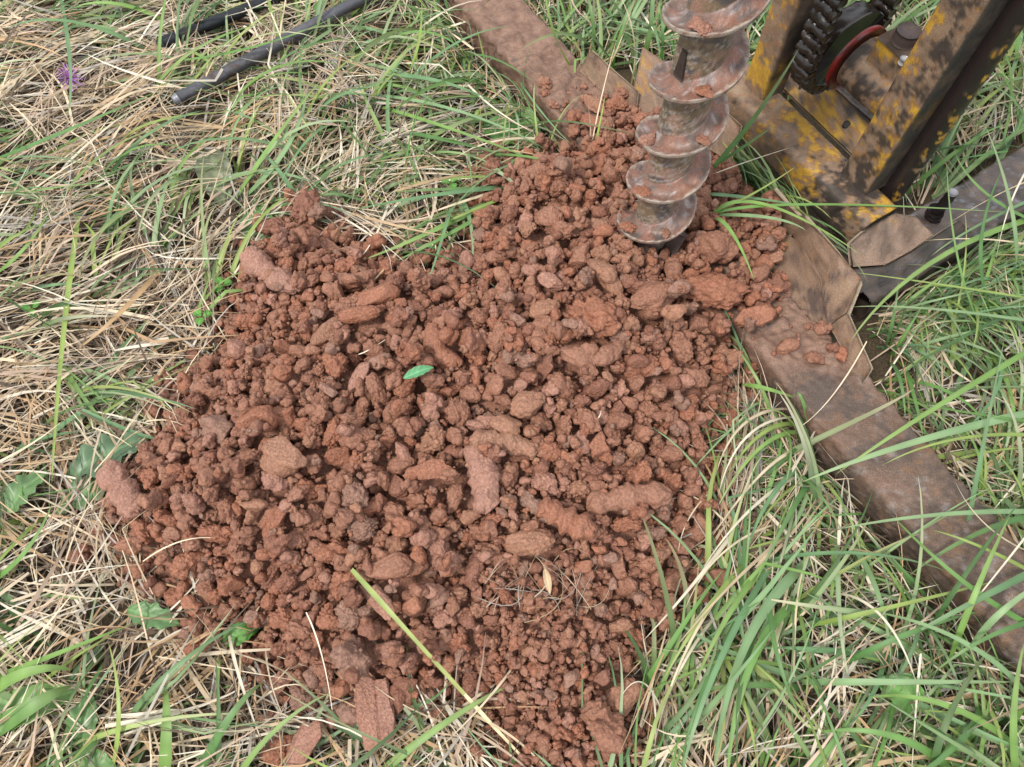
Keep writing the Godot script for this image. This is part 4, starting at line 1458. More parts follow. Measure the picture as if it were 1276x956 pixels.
			var tip := c.lerp(STRAW[rng.randi() % 4], 0.0 if rng.randf() < 0.6 else rr(0.2, 0.9))
			ribbon(green, pts, rr(0.0042, 0.0120), c.lerp(Color(0.30, 0.34, 0.13), rr(0.0, 0.25)), tip, rr(0.12, 0.4), rng.randfn(0.0, 0.45))
	for k in 1000:
		var s := rr(-1.25, 0.62)
		var q := (0.062 + rr(0.0, 0.06)) * (1.0 if rng.randf() < 0.5 else -1.0)
		if rng.randf() < 0.45:
			s = rr(0.062, 0.14)
			q = rr(0.07, 0.85)
		elif rng.randf() < 0.3:
			s = rr(-0.40, -0.03)
			q = rr(0.160, 0.186) if rng.randf() < 0.6 else rr(0.277, 0.292)
		var p0 := fr(s, q, 0.003)
		if heap_h(p0.x, p0.z) > 0.03 or in_rig(p0, 0.0):
			continue
		for j in 3:
			var el := rr(0.5, 1.25)
			var slot := s < 0.0 and q > 0.155 and q < 0.3
			var az := rr(0, TAU)
			if slot:
				el = rr(1.0, 1.45)
				az = -1.012 + rng.randfn(0.0, 0.15) + (PI if rng.randf() < 0.4 else 0.0)
			var pts := blade_path(p0, az, el, rr(0.08, 0.20), el + rr(0.0, 0.9), rng.randfn(0.0, 0.1 if slot else 0.4), 9)
			var hit := 0
			for e in range(1, 10):
				if in_rig(pts[e], 0.0):
					hit += 1
			if hit > 0:
				continue
			var c: Color = GREEN[rng.randi() % 7] * rr(0.75, 1.1)
			ribbon(green, pts, rr(0.0035, 0.0085), c, c.lerp(STRAW[rng.randi() % 4], rr(0.0, 0.4)), rr(0.12, 0.4), rng.randfn(0.0, 0.45))
	mass("green_grass", green.mesh(green_mat), "stuff")

func build_plants(gm: Material, sm: Material, lm: Material) -> void:
	# tufts with blades one can tell apart
	tuft("grass_tuft", "bright green tuft arching over the notched plate right of the auger", Vector3(0.336, 0.100, -0.801), [
		[Vector3(0.333, 0.100, -0.795), Vector3(0.405, 0.145, -0.789), Vector3(0.555, 0.130, -0.700), 8.5, 2], [Vector3(0.335, 0.100, -0.801), Vector3(0.480, 0.150, -0.784), Vector3(0.851, 0.110, -0.797), 6.5, 0], [Vector3(0.333, 0.100, -0.798), Vector3(0.354, 0.130, -0.744), Vector3(0.380, 0.125, -0.656), 7.5, 2],
		[Vector3(0.340, 0.100, -0.808), Vector3(0.390, 0.150, -0.805), Vector3(0.450, 0.190, -0.827), 6.0, 4], [Vector3(0.334, 0.100, -0.801), Vector3(0.416, 0.140, -0.765), Vector3(0.475, 0.130, -0.747), 7.0, 6], [Vector3(0.322, 0.100, -0.845), Vector3(0.386, 0.130, -0.814), Vector3(0.489, 0.130, -0.795), 8.0, 3]], gm)
	tuft("grass_tuft", "young green blades in the corner behind the nearer plate's tip", Vector3(0.634, 0.020, -0.613), [
		[Vector3(0.618, 0.010, -0.588), Vector3(0.607, 0.080, -0.609), Vector3(0.615, 0.110, -0.665), 7.0, 1], [Vector3(0.629, 0.010, -0.580), Vector3(0.623, 0.070, -0.585), Vector3(0.650, 0.100, -0.627), 8.0, 0], [Vector3(0.644, 0.010, -0.588), Vector3(0.603, 0.070, -0.593), Vector3(0.572, 0.100, -0.605), 6.0, 5], [Vector3(0.661, 0.010, -0.603), Vector3(0.648, 0.070, -0.557), Vector3(0.699, 0.050, -0.538), 8.0, 3], [Vector3(0.621, 0.010, -0.573), Vector3(0.596, 0.080, -0.510), Vector3(0.586, 0.090, -0.439), 9.0, 1],
		[Vector3(0.648, 0.010, -0.573), Vector3(0.612, 0.080, -0.469), Vector3(0.611, 0.080, -0.411), 8.0, 0], [Vector3(0.678, 0.010, -0.618), Vector3(0.666, 0.080, -0.602), Vector3(0.726, 0.070, -0.615), 4.0, 11], [Vector3(0.622, 0.010, -0.610), Vector3(0.619, 0.050, -0.567), Vector3(0.665, 0.030, -0.545), 4.0, 10], [Vector3(0.620, 0.010, -0.633), Vector3(0.624, 0.050, -0.608), Vector3(0.660, 0.040, -0.602), 4.0, 12]], gm)
	tuft("grass_tuft", "dark green blades slanting up across the foot of the mast", Vector3(0.344, 0.090, -0.902), [
		[Vector3(0.341, 0.090, -0.898), Vector3(0.390, 0.200, -0.914), Vector3(0.440, 0.300, -0.963), 10.0, 1], [Vector3(0.345, 0.090, -0.906), Vector3(0.381, 0.150, -0.898), Vector3(0.421, 0.190, -0.906), 8.5, 1], [Vector3(0.338, 0.090, -0.891), Vector3(0.392, 0.140, -0.880), Vector3(0.457, 0.170, -0.884), 3.0, 13], [Vector3(0.504, 0.050, -0.889), Vector3(0.456, 0.140, -0.875), Vector3(0.410, 0.210, -0.887), 3.5, 14]], gm)
	tuft("grass_tuft", "wide pale green blades crossing the scuffed foot of the beam", Vector3(0.751, 0.030, -0.430), [
		[Vector3(0.880, 0.030, -0.484), Vector3(0.581, 0.130, -0.388), Vector3(0.420, 0.075, -0.342), 12.0, 6], [Vector3(0.907, 0.030, -0.615), Vector3(0.604, 0.150, -0.432), Vector3(0.465, 0.090, -0.349), 9.0, 2], [Vector3(0.660, 0.030, -0.261), Vector3(0.656, 0.130, -0.362), Vector3(0.749, 0.120, -0.558), 9.0, 3],
		[Vector3(0.863, 0.030, -0.426), Vector3(0.650, 0.130, -0.392), Vector3(0.527, 0.110, -0.357), 6.0, 4], [Vector3(0.878, 0.020, -0.454), Vector3(0.713, 0.100, -0.435), Vector3(0.573, 0.090, -0.468), 7.0, 0], [Vector3(0.822, 0.020, -0.311), Vector3(0.651, 0.110, -0.264), Vector3(0.552, 0.060, -0.209), 9.0, 1]], gm)
	tuft("grass_tuft", "long blades leaning across the dark cross leg at the photo's right", Vector3(0.912, 0.040, -0.792), [
		[Vector3(1.002, 0.040, -0.858), Vector3(0.677, 0.150, -0.690), Vector3(0.510, 0.120, -0.547), 10.0, 2], [Vector3(0.937, 0.030, -0.669), Vector3(0.676, 0.130, -0.644), Vector3(0.533, 0.140, -0.661), 4.5, 4], [Vector3(0.936, 0.030, -0.622), Vector3(0.666, 0.130, -0.599), Vector3(0.530, 0.110, -0.617), 6.5, 6], [Vector3(0.946, 0.030, -0.700), Vector3(0.706, 0.090, -0.575), Vector3(0.601, 0.070, -0.515), 6.0, 5],
		[Vector3(1.014, 0.030, -0.923), Vector3(0.779, 0.120, -0.775), Vector3(0.683, 0.100, -0.718), 6.0, 3], [Vector3(0.982, 0.030, -0.817), Vector3(0.787, 0.140, -0.800), Vector3(0.761, 0.120, -0.918), 8.0, 0], [Vector3(0.858, 0.020, -0.707), Vector3(0.799, 0.150, -0.760), Vector3(0.828, 0.120, -0.991), 9.0, 6], [Vector3(0.992, 0.030, -0.999), Vector3(0.832, 0.130, -0.824), Vector3(0.799, 0.080, -0.716), 5.0, 13], [Vector3(1.023, 0.030, -0.951), Vector3(0.852, 0.120, -0.849), Vector3(0.725, 0.100, -0.782), 3.5, 11], [Vector3(0.814, 0.020, -0.643), Vector3(0.739, 0.140, -0.706), Vector3(0.834, 0.120, -0.883), 8.0, 1], [Vector3(0.966, 0.030, -0.766), Vector3(0.787, 0.130, -0.728), Vector3(0.677, 0.100, -0.749), 4.0, 10], [Vector3(0.792, 0.020, -0.613), Vector3(0.698, 0.140, -0.676), Vector3(0.721, 0.150, -0.875), 5.0, 0]], gm)
	tuft("grass_tuft", "wide green blades lying toward the heap's upper left notch", Vector3(0.018, 0.030, -0.912), [
		[Vector3(0.025, 0.020, -0.928), Vector3(-0.130, 0.075, -0.863), Vector3(-0.299, 0.040, -0.854), 12.0, 3], [Vector3(0.003, 0.020, -0.917), Vector3(-0.134, 0.070, -0.791), Vector3(-0.255, 0.050, -0.745), 12.0, 2], [Vector3(0.010, 0.020, -0.909), Vector3(-0.106, 0.080, -0.777), Vector3(-0.205, 0.050, -0.739), 10.0, 0], [Vector3(0.018, 0.020, -0.921), Vector3(-0.111, 0.060, -0.888), Vector3(-0.230, 0.030, -0.905), 9.0, 1],
		[Vector3(0.003, 0.020, -0.947), Vector3(-0.097, 0.070, -0.905), Vector3(-0.202, 0.030, -0.920), 7.0, 4], [Vector3(0.015, 0.020, -0.913), Vector3(-0.067, 0.070, -0.835), Vector3(-0.150, 0.050, -0.802), 8.0, 4], [Vector3(0.003, 0.020, -0.921), Vector3(-0.054, 0.050, -0.861), Vector3(-0.116, 0.040, -0.840), 9.0, 1], [Vector3(0.018, 0.020, -0.932), Vector3(-0.082, 0.060, -0.863), Vector3(-0.169, 0.030, -0.848), 7.0, 10]], gm)
	tuft("grass_tuft", "long green tuft sweeping down to the mud-caked beam", Vector3(-0.264, 0.030, -1.160), [
		[Vector3(-0.289, 0.020, -1.153), Vector3(-0.092, 0.090, -1.039), Vector3(0.076, 0.050, -0.977), 9.0, 6], [Vector3(-0.276, 0.020, -1.128), Vector3(-0.114, 0.080, -1.010), Vector3(0.044, 0.050, -0.962), 8.0, 2], [Vector3(-0.243, 0.020, -1.067), Vector3(-0.099, 0.070, -0.985), Vector3(0.003, 0.050, -0.969), 10.0, 1], [Vector3(-0.284, 0.020, -1.202), Vector3(-0.146, 0.090, -1.118), Vector3(-0.027, 0.050, -1.098), 9.0, 3],
		[Vector3(-0.274, 0.020, -1.280), Vector3(-0.164, 0.110, -1.220), Vector3(-0.075, 0.060, -1.202), 8.0, 0], [Vector3(-0.219, 0.020, -1.170), Vector3(-0.174, 0.130, -1.155), Vector3(-0.169, 0.150, -1.257), 7.0, 4], [Vector3(0.003, 0.030, -1.202), Vector3(0.054, 0.090, -1.039), Vector3(0.106, 0.090, -0.963), 4.0, 3], [Vector3(-0.107, 0.040, -1.192), Vector3(-0.042, 0.080, -1.068), Vector3(0.038, 0.080, -1.001), 5.0, 13], [Vector3(-0.150, 0.100, -1.232), Vector3(-0.159, 0.060, -1.191), Vector3(-0.163, 0.040, -1.108), 3.5, 13]], gm)
	tuft("grass_tuft", "two pale stalks standing in front of the farther guard plate", Vector3(0.146, 0.090, -0.982), [
		[Vector3(0.143, 0.090, -0.971), Vector3(0.156, 0.170, -1.011), Vector3(0.174, 0.230, -1.060), 3.0, 10], [Vector3(0.149, 0.090, -0.967), Vector3(0.154, 0.130, -0.981), Vector3(0.160, 0.160, -1.007), 4.0, 4], [Vector3(0.140, 0.090, -0.971), Vector3(0.137, 0.120, -0.991), Vector3(0.130, 0.150, -1.002), 3.0, 18]], sm)
	tuft("grass_tuft", "tall green clump behind the auger and the farther guard plate", Vector3(0.132, 0.020, -1.235), [
		[Vector3(0.261, 0.020, -1.235), Vector3(0.255, 0.160, -1.202), Vector3(0.252, 0.220, -1.294), 11.0, 6], [Vector3(0.131, 0.020, -1.202), Vector3(0.075, 0.160, -1.161), Vector3(0.056, 0.200, -1.278), 8.0, 2], [Vector3(0.155, 0.020, -1.202), Vector3(0.149, 0.150, -1.173), Vector3(0.126, 0.200, -1.257), 9.0, 1], [Vector3(0.194, 0.020, -1.192), Vector3(0.202, 0.140, -1.185), Vector3(0.239, 0.180, -1.262), 8.0, 0], [Vector3(0.210, 0.020, -1.192), Vector3(0.165, 0.130, -1.155), Vector3(0.091, 0.160, -1.223), 8.0, 5],
		[Vector3(0.233, 0.020, -1.170), Vector3(0.221, 0.150, -1.153), Vector3(0.189, 0.200, -1.215), 4.0, 10], [Vector3(0.169, 0.020, -1.170), Vector3(0.196, 0.120, -1.167), Vector3(0.228, 0.150, -1.257), 3.5, 11], [Vector3(0.292, 0.020, -1.213), Vector3(0.281, 0.120, -1.187), Vector3(0.275, 0.150, -1.246), 9.0, 1]], gm)
	tuft("grass_tuft", "tall yellow-green stem lying over straw at the photo's left", Vector3(-0.752, 0.040, -0.792), [
		[Vector3(-0.764, 0.045, -0.840), Vector3(-0.713, 0.070, -0.571), Vector3(-0.686, 0.045, -0.341), 9.5, 4], [Vector3(-0.952, 0.030, -1.432), Vector3(-0.819, 0.100, -1.127), Vector3(-0.830, 0.060, -1.039), 8.5, 3], [Vector3(-0.978, 0.030, -0.970), Vector3(-0.798, 0.080, -1.010), Vector3(-0.675, 0.050, -1.135), 9.0, 1], [Vector3(-0.893, 0.030, -0.725), Vector3(-0.815, 0.080, -0.748), Vector3(-0.815, 0.050, -0.850), 8.0, 2], [Vector3(-0.607, 0.030, -0.741), Vector3(-0.634, 0.070, -0.630), Vector3(-0.713, 0.040, -0.572), 12.0, 14]], gm)
	tuft("grass_tuft", "leaning green blades in straw between the grey rod and the heap", Vector3(-0.493, 0.030, -0.905), [
		[Vector3(-0.506, 0.020, -0.891), Vector3(-0.416, 0.100, -0.973), Vector3(-0.360, 0.070, -1.143), 10.0, 2], [Vector3(-0.494, 0.020, -0.895), Vector3(-0.397, 0.090, -0.963), Vector3(-0.391, 0.060, -1.129), 11.0, 6], [Vector3(-0.375, 0.020, -0.873), Vector3(-0.415, 0.080, -0.918), Vector3(-0.473, 0.050, -0.996), 9.0, 3], [Vector3(-0.742, 0.020, -1.027), Vector3(-0.642, 0.080, -1.029), Vector3(-0.517, 0.040, -1.088), 9.0, 4], [Vector3(-0.642, 0.050, -1.213), Vector3(-0.475, 0.085, -1.217), Vector3(-0.352, 0.060, -1.324), 8.0, 0], [Vector3(-0.488, 0.070, -1.335), Vector3(-0.451, 0.100, -1.243), Vector3(-0.443, 0.060, -1.224), 4.0, 13], [Vector3(-0.628, 0.030, -1.268), Vector3(-0.702, 0.070, -1.160), Vector3(-0.797, 0.040, -1.108), 6.0, 10]], gm)
	tuft("grass_tuft", "broad mixed tuft fanning down beside the heap's lower right edge", Vector3(0.371, 0.020, -0.193), [
		[Vector3(0.450, 0.020, -0.251), Vector3(0.305, 0.100, -0.118), Vector3(0.256, 0.050, 0.051), 15.0, 6], [Vector3(0.417, 0.020, -0.188), Vector3(0.306, 0.100, -0.089), Vector3(0.271, 0.050, 0.060), 12.0, 0], [Vector3(0.378, 0.020, -0.239), Vector3(0.283, 0.100, -0.149), Vector3(0.228, 0.060, -0.043), 9.0, 2], [Vector3(0.356, 0.020, -0.251), Vector3(0.260, 0.090, -0.160), Vector3(0.199, 0.060, -0.072), 8.0, 4], [Vector3(0.352, 0.020, -0.311), Vector3(0.251, 0.100, -0.201), Vector3(0.176, 0.060, -0.123), 7.0, 13],
		[Vector3(0.343, 0.020, -0.239), Vector3(0.232, 0.100, -0.118), Vector3(0.184, 0.050, 0.005), 5.0, 10], [Vector3(0.421, 0.020, -0.287), Vector3(0.305, 0.100, -0.201), Vector3(0.214, 0.080, -0.111), 6.0, 11], [Vector3(0.375, 0.020, -0.216), Vector3(0.338, 0.110, -0.117), Vector3(0.373, 0.070, -0.023), 8.0, 1], [Vector3(0.391, 0.020, -0.251), Vector3(0.256, 0.110, -0.078), Vector3(0.210, 0.050, 0.060), 9.0, 3], [Vector3(0.363, 0.020, -0.216), Vector3(0.250, 0.090, -0.070), Vector3(0.217, 0.050, 0.032), 7.0, 1],
		[Vector3(0.410, 0.020, -0.299), Vector3(0.290, 0.090, -0.236), Vector3(0.231, 0.070, -0.153), 4.0, 10], [Vector3(0.300, 0.020, -0.171), Vector3(0.221, 0.090, -0.090), Vector3(0.173, 0.050, 0.014), 5.0, 13], [Vector3(0.368, 0.020, -0.171), Vector3(0.295, 0.100, -0.079), Vector3(0.287, 0.050, 0.051), 8.0, 5], [Vector3(0.319, 0.030, -0.358), Vector3(0.256, 0.080, -0.295), Vector3(0.230, 0.085, -0.237), 3.0, 10], [Vector3(0.205, 0.030, -0.024), Vector3(0.167, 0.090, -0.070), Vector3(0.134, 0.080, -0.042), 2.6, 13]], gm)
	tuft("grass_tuft", "pale bleached clump where the heap meets the beam's near side", Vector3(0.390, 0.020, -0.414), [
		[Vector3(0.444, 0.020, -0.482), Vector3(0.345, 0.080, -0.430), Vector3(0.301, 0.050, -0.352), 6.0, 10], [Vector3(0.449, 0.020, -0.468), Vector3(0.345, 0.090, -0.407), Vector3(0.304, 0.050, -0.327), 5.0, 13], [Vector3(0.453, 0.020, -0.454), Vector3(0.369, 0.090, -0.413), Vector3(0.320, 0.050, -0.358), 7.0, 4], [Vector3(0.457, 0.020, -0.441), Vector3(0.364, 0.080, -0.392), Vector3(0.296, 0.050, -0.303), 7.0, 2], [Vector3(0.453, 0.020, -0.414), Vector3(0.364, 0.080, -0.355), Vector3(0.279, 0.050, -0.256), 6.0, 10],
		[Vector3(0.456, 0.020, -0.394), Vector3(0.371, 0.080, -0.318), Vector3(0.335, 0.050, -0.244), 8.0, 3], [Vector3(0.360, 0.060, -0.506), Vector3(0.393, 0.085, -0.486), Vector3(0.453, 0.050, -0.483), 8.0, 2], [Vector3(0.465, 0.030, -0.437), Vector3(0.441, 0.080, -0.469), Vector3(0.433, 0.080, -0.483), 8.0, 0], [Vector3(0.446, 0.020, -0.375), Vector3(0.330, 0.090, -0.292), Vector3(0.260, 0.060, -0.209), 6.0, 13], [Vector3(0.457, 0.020, -0.362), Vector3(0.392, 0.090, -0.292), Vector3(0.337, 0.060, -0.198), 9.0, 1]], gm)
	tuft("grass_tuft", "bent bleached straw standing out of green grass at the lower right", Vector3(0.523, 0.050, -0.156), [
		[Vector3(0.456, 0.040, -0.190), Vector3(0.488, 0.110, -0.142), Vector3(0.532, 0.070, -0.042), 5.0, 13], [Vector3(0.519, 0.120, -0.102), Vector3(0.514, 0.090, -0.042), Vector3(0.503, 0.050, 0.060), 4.0, 13], [Vector3(0.453, 0.030, -0.095), Vector3(0.511, 0.110, -0.127), Vector3(0.659, 0.050, -0.167), 8.0, 1], [Vector3(0.363, 0.030, -0.237), Vector3(0.484, 0.100, -0.233), Vector3(0.637, 0.050, -0.210), 6.0, 3], [Vector3(0.395, 0.030, -0.074), Vector3(0.489, 0.110, -0.069), Vector3(0.684, 0.050, -0.073), 9.0, 6], [Vector3(0.418, 0.030, -0.148), Vector3(0.508, 0.110, -0.163), Vector3(0.698, 0.060, -0.209), 7.0, 4],
		[Vector3(0.677, 0.020, 0.014), Vector3(0.543, 0.110, -0.041), Vector3(0.466, 0.060, -0.053), 10.0, 2], [Vector3(0.587, 0.020, 0.052), Vector3(0.479, 0.100, -0.005), Vector3(0.388, 0.050, -0.010), 11.0, 0], [Vector3(0.709, 0.020, -0.044), Vector3(0.576, 0.120, -0.116), Vector3(0.477, 0.060, -0.165), 9.0, 6], [Vector3(0.544, 0.020, 0.061), Vector3(0.538, 0.110, -0.023), Vector3(0.653, 0.060, -0.123), 10.0, 5], [Vector3(0.658, 0.020, 0.061), Vector3(0.626, 0.100, -0.023), Vector3(0.667, 0.100, -0.118), 12.0, 2]], gm)
	tuft("grass_tuft", "mixed blades covering the beam's lowest visible end", Vector3(0.694, 0.030, -0.170), [
		[Vector3(0.816, 0.020, -0.251), Vector3(0.616, 0.130, -0.173), Vector3(0.513, 0.080, -0.121), 10.0, 3], [Vector3(0.834, 0.020, -0.311), Vector3(0.601, 0.130, -0.281), Vector3(0.451, 0.090, -0.269), 8.0, 6], [Vector3(0.778, 0.020, -0.127), Vector3(0.606, 0.130, -0.175), Vector3(0.529, 0.100, -0.289), 9.0, 0], [Vector3(0.602, 0.020, -0.096), Vector3(0.595, 0.140, -0.173), Vector3(0.683, 0.120, -0.284), 9.0, 2], [Vector3(0.791, 0.030, -0.192), Vector3(0.641, 0.130, -0.227), Vector3(0.574, 0.110, -0.264), 6.0, 4],
		[Vector3(0.576, 0.020, -0.127), Vector3(0.590, 0.130, -0.195), Vector3(0.707, 0.120, -0.307), 8.0, 5], [Vector3(0.788, 0.020, -0.160), Vector3(0.620, 0.120, -0.126), Vector3(0.544, 0.060, -0.072), 7.0, 1], [Vector3(0.748, 0.050, -0.244), Vector3(0.646, 0.120, -0.267), Vector3(0.624, 0.110, -0.333), 3.5, 10], [Vector3(0.850, 0.020, -0.362), Vector3(0.664, 0.130, -0.227), Vector3(0.585, 0.070, -0.132), 4.0, 13], [Vector3(0.627, 0.020, -0.106), Vector3(0.632, 0.130, -0.154), Vector3(0.751, 0.100, -0.212), 10.0, 6]], gm)
	tuft("grass_tuft", "green blades at the photo's lower left corner", Vector3(-0.672, 0.030, -0.148), [
		[Vector3(-0.762, 0.020, -0.205), Vector3(-0.672, 0.090, -0.236), Vector3(-0.670, 0.060, -0.318), 10.0, 0], [Vector3(-0.725, 0.020, -0.075), Vector3(-0.591, 0.080, -0.109), Vector3(-0.518, 0.050, -0.150), 9.0, 2], [Vector3(-0.727, 0.020, -0.044), Vector3(-0.637, 0.080, -0.081), Vector3(-0.591, 0.050, -0.088), 18.0, 2], [Vector3(-0.704, 0.020, -0.005), Vector3(-0.622, 0.070, -0.042), Vector3(-0.592, 0.040, -0.069), 26.0, 0], [Vector3(-0.412, 0.020, 0.043), Vector3(-0.357, 0.080, -0.033), Vector3(-0.330, 0.050, -0.073), 13.0, 1], [Vector3(-0.453, 0.020, 0.052), Vector3(-0.442, 0.070, -0.014), Vector3(-0.463, 0.050, -0.073), 17.0, 2], [Vector3(-0.525, 0.020, 0.033), Vector3(-0.500, 0.090, -0.042), Vector3(-0.546, 0.060, -0.123), 7.0, 4],
		[Vector3(-0.648, 0.030, -0.186), Vector3(-0.603, 0.090, -0.292), Vector3(-0.586, 0.050, -0.352), 3.5, 10], [Vector3(-0.644, 0.030, -0.126), Vector3(-0.589, 0.100, -0.233), Vector3(-0.578, 0.060, -0.349), 3.0, 18], [Vector3(-0.510, 0.030, 0.033), Vector3(-0.448, 0.080, -0.081), Vector3(-0.430, 0.050, -0.156), 5.5, 5 + 10], [Vector3(-0.395, 0.030, -0.137), Vector3(-0.356, 0.070, -0.072), Vector3(-0.322, 0.040, 0.009), 5.5, 13], [Vector3(-0.343, 0.030, -0.126), Vector3(-0.315, 0.060, -0.062), Vector3(-0.290, 0.030, -0.010), 2.5, 10]], gm)
	tuft("grass_tuft", "green blades and straw at the foot of the printed slab", Vector3(-0.083, 0.030, -0.015), [
		[Vector3(-0.196, 0.020, 0.057), Vector3(-0.096, 0.070, -0.016), Vector3(0.008, 0.050, -0.075), 11.0, 2], [Vector3(-0.194, 0.020, -0.044), Vector3(-0.126, 0.040, -0.044), Vector3(-0.084, 0.050, -0.073), 7.0, 1], [Vector3(0.002, 0.060, -0.092), Vector3(-0.040, 0.070, -0.042), Vector3(-0.102, 0.040, 0.014), 4.0, 10], [Vector3(-0.084, 0.030, -0.044), Vector3(0.002, 0.070, -0.005), Vector3(0.064, 0.040, 0.056), 4.5, 11], [Vector3(-0.073, 0.030, -0.024), Vector3(0.002, 0.060, 0.018), Vector3(0.043, 0.040, 0.056), 4.0, 18], [Vector3(0.023, 0.020, 0.057), Vector3(0.002, 0.050, 0.023), Vector3(-0.003, 0.060, -0.005), 6.0, 1]], gm)
	# the cut stem lying on the heap: yellow-green head, dry foot
	var b := Buf.new()
	var sa := Vector3(-0.212, 0.090, -0.207)
	var sb := Vector3(-0.139, 0.085, -0.134)
	sa.y = rest_height(sa.x, sa.z, 0.004) + 0.010
	sb.y = maxf(rest_height(sb.x, sb.z, 0.004), (sa.y + 0.07) * 0.5) + 0.018
	ribbon(b, laid(sa, sb, Vector3(-0.061, 0.070, -0.056), 18), 0.0088, Color(0.28, 0.35, 0.11), Color(0.38, 0.42, 0.15), 0.3, 0.2, 0.6)
	var st := thing("fallen_stalk", "cut yellow-green stalk lying down the heap's lower edge", "stalk", Vector3(-0.136, 0.090, -0.134))
	part("sheath", b.mesh(gm, st.position), st)
	b = Buf.new()
	ribbon(b, bezier(Vector3(-0.063, 0.070, -0.058), Vector3(-0.017, 0.060, -0.012), Vector3(0.053, 0.045, 0.055), 14), 0.0065, Color(0.55, 0.50, 0.30), Color(0.5, 0.36, 0.22), 0.3, 0.2, 0.5)
	part("dry_foot", b.mesh(sm, st.position), st)
	# loose pale straws on the heap
	var loose := [
		["thin pale straw hanging over the heap's lower left edge", Vector3(-0.271, 0.090, -0.155), Vector3(-0.248, 0.085, -0.100), Vector3(-0.234, 0.050, -0.029), 2.6, 3], ["pale straw lying level on the heap's far left slope", Vector3(-0.521, 0.060, -0.231), Vector3(-0.459, 0.075, -0.247), Vector3(-0.415, 0.075, -0.255), 3.0, 0],
		["short white rootlet curled on the heap left of the long orange clods", Vector3(-0.228, 0.130, -0.522), Vector3(-0.211, 0.130, -0.528), Vector3(-0.191, 0.125, -0.550), 2.0, 3], ["tiny pale straw standing on the heap right of the tan clods", Vector3(0.121, 0.110, -0.415), Vector3(0.125, 0.125, -0.422), Vector3(0.127, 0.140, -0.428), 2.2, 3],
		["pale straw leaning on the beam near the notched plate", Vector3(0.538, 0.120, -0.551), Vector3(0.483, 0.100, -0.474), Vector3(0.433, 0.085, -0.428), 2.6, 0]]
	for l in loose:
		b = Buf.new()
		ribbon(b, laid(l[1], l[2], l[3], 10), l[4] * 0.001, STRAW[l[5]], STRAW[l[5]], 0.2, 0.3, 0.4)
		solo("loose_straw", b.mesh(sm, l[2]), l[0], "straw", l[2])
	# the little green leaf on the heap
	b = Buf.new()
	var l0 := Vector3(-0.153, 0.130, -0.465)
	for k in 5:
		l0.y = maxf(l0.y, rest_height(l0.x + 0.011 * k, l0.z - 0.005 * k, 0.006, 1.0) + 0.012)
	leaf(b, l0, (Vector3(-0.114, 0.130, -0.485) - Vector3(-0.153, 0.130, -0.465)).normalized(), 0.046, 0.0165, Color(0.075, 0.22, 0.10), 0.0, 0.002, 0.25, 1)
	solo("fallen_leaf", b.mesh(lm, Vector3(-0.135, 0.130, -0.480)), "small oval green leaf lying on the middle of the heap", "leaf", Vector3(-0.135, 0.130, -0.480))
	# broad leaves of weeds in the grass
	var lv := [
		["broad grey-green leaf with a red midrib among straw below the grey rod", Vector3(-0.558, 0.045, -0.995), Vector3(-0.522, 0.030, -0.887), 0.062, Color(0.105, 0.12, 0.065), 0.0],
		["broad green leaf tucked behind the heap's upper left tip", Vector3(-0.464, 0.030, -0.887), Vector3(-0.428, 0.030, -0.749), 0.06, Color(0.085, 0.17, 0.05), 0.0],
		["jagged grey-green leaf at the left edge of the heap", Vector3(-0.670, 0.035, -0.357), Vector3(-0.574, 0.045, -0.424), 0.070, Color(0.075, 0.135, 0.065), 0.5],
		["lower jagged leaf pointing to the heap's far left tip", Vector3(-0.679, 0.030, -0.309), Vector3(-0.593, 0.036, -0.369), 0.055, Color(0.07, 0.135, 0.045), 0.35],
		["shiny green leaf beside the heap's lower left edge", Vector3(-0.358, 0.020, -0.147), Vector3(-0.401, 0.030, -0.126), 0.032, Color(0.085, 0.21, 0.04), 0.12],
		["long green leaf at the photo's lower left corner", Vector3(-0.708, 0.030, -0.019), Vector3(-0.597, 0.050, -0.061), 0.05, Color(0.13, 0.24, 0.065), 0.0],
		["dark upright leaf in straw at the photo's lower left", Vector3(-0.569, 0.020, 0.010), Vector3(-0.561, 0.050, -0.051), 0.042, Color(0.075, 0.15, 0.045), 0.0],
		["pale green leaf at the photo's bottom edge, left of the slab", Vector3(-0.511, 0.020, 0.047), Vector3(-0.576, 0.030, 0.019), 0.05, Color(0.10, 0.20, 0.06), 0.0],
		["drooping green leaf in straw near the photo's left edge, above the corner blades", Vector3(-0.740, 0.045, -0.305), Vector3(-0.704, 0.050, -0.365), 0.05, Color(0.09, 0.17, 0.06), 0.15],
		["notched green leaf between the pale straws below the heap's far left tip", Vector3(-0.537, 0.040, -0.168), Vector3(-0.470, 0.045, -0.151), 0.04, Color(0.08, 0.16, 0.055), 0.3],
		["round green leaf under the blades above the heap", Vector3(-0.058, 0.030, -1.057), Vector3(0.033, 0.030, -1.026), 0.065, Color(0.07, 0.17, 0.04), 0.0],
		["green leaf under blades left of the beam's far end", Vector3(0.003, 0.020, -1.128), Vector3(0.045, 0.030, -1.008), 0.05, Color(0.10, 0.18, 0.05), 0.0],
		["broad leaf low in the grass below the pale bent straw", Vector3(0.552, 0.030, -0.044), Vector3(0.498, 0.045, -0.073), 0.05, Color(0.11, 0.23, 0.06), 0.0]]
	for l in lv:
		var p0: Vector3 = l[1]
		var p1: Vector3 = l[2]
		b = Buf.new()
		leaf(b, p0, (p1 - p0).normalized(), p0.distance_to(p1) * 1.1, l[3], l[4], l[5], 0.012, 0.22, int(p0.x * 100))
		solo("broad_leaf", b.mesh(lm, p0), l[0], "weed leaf", p0)
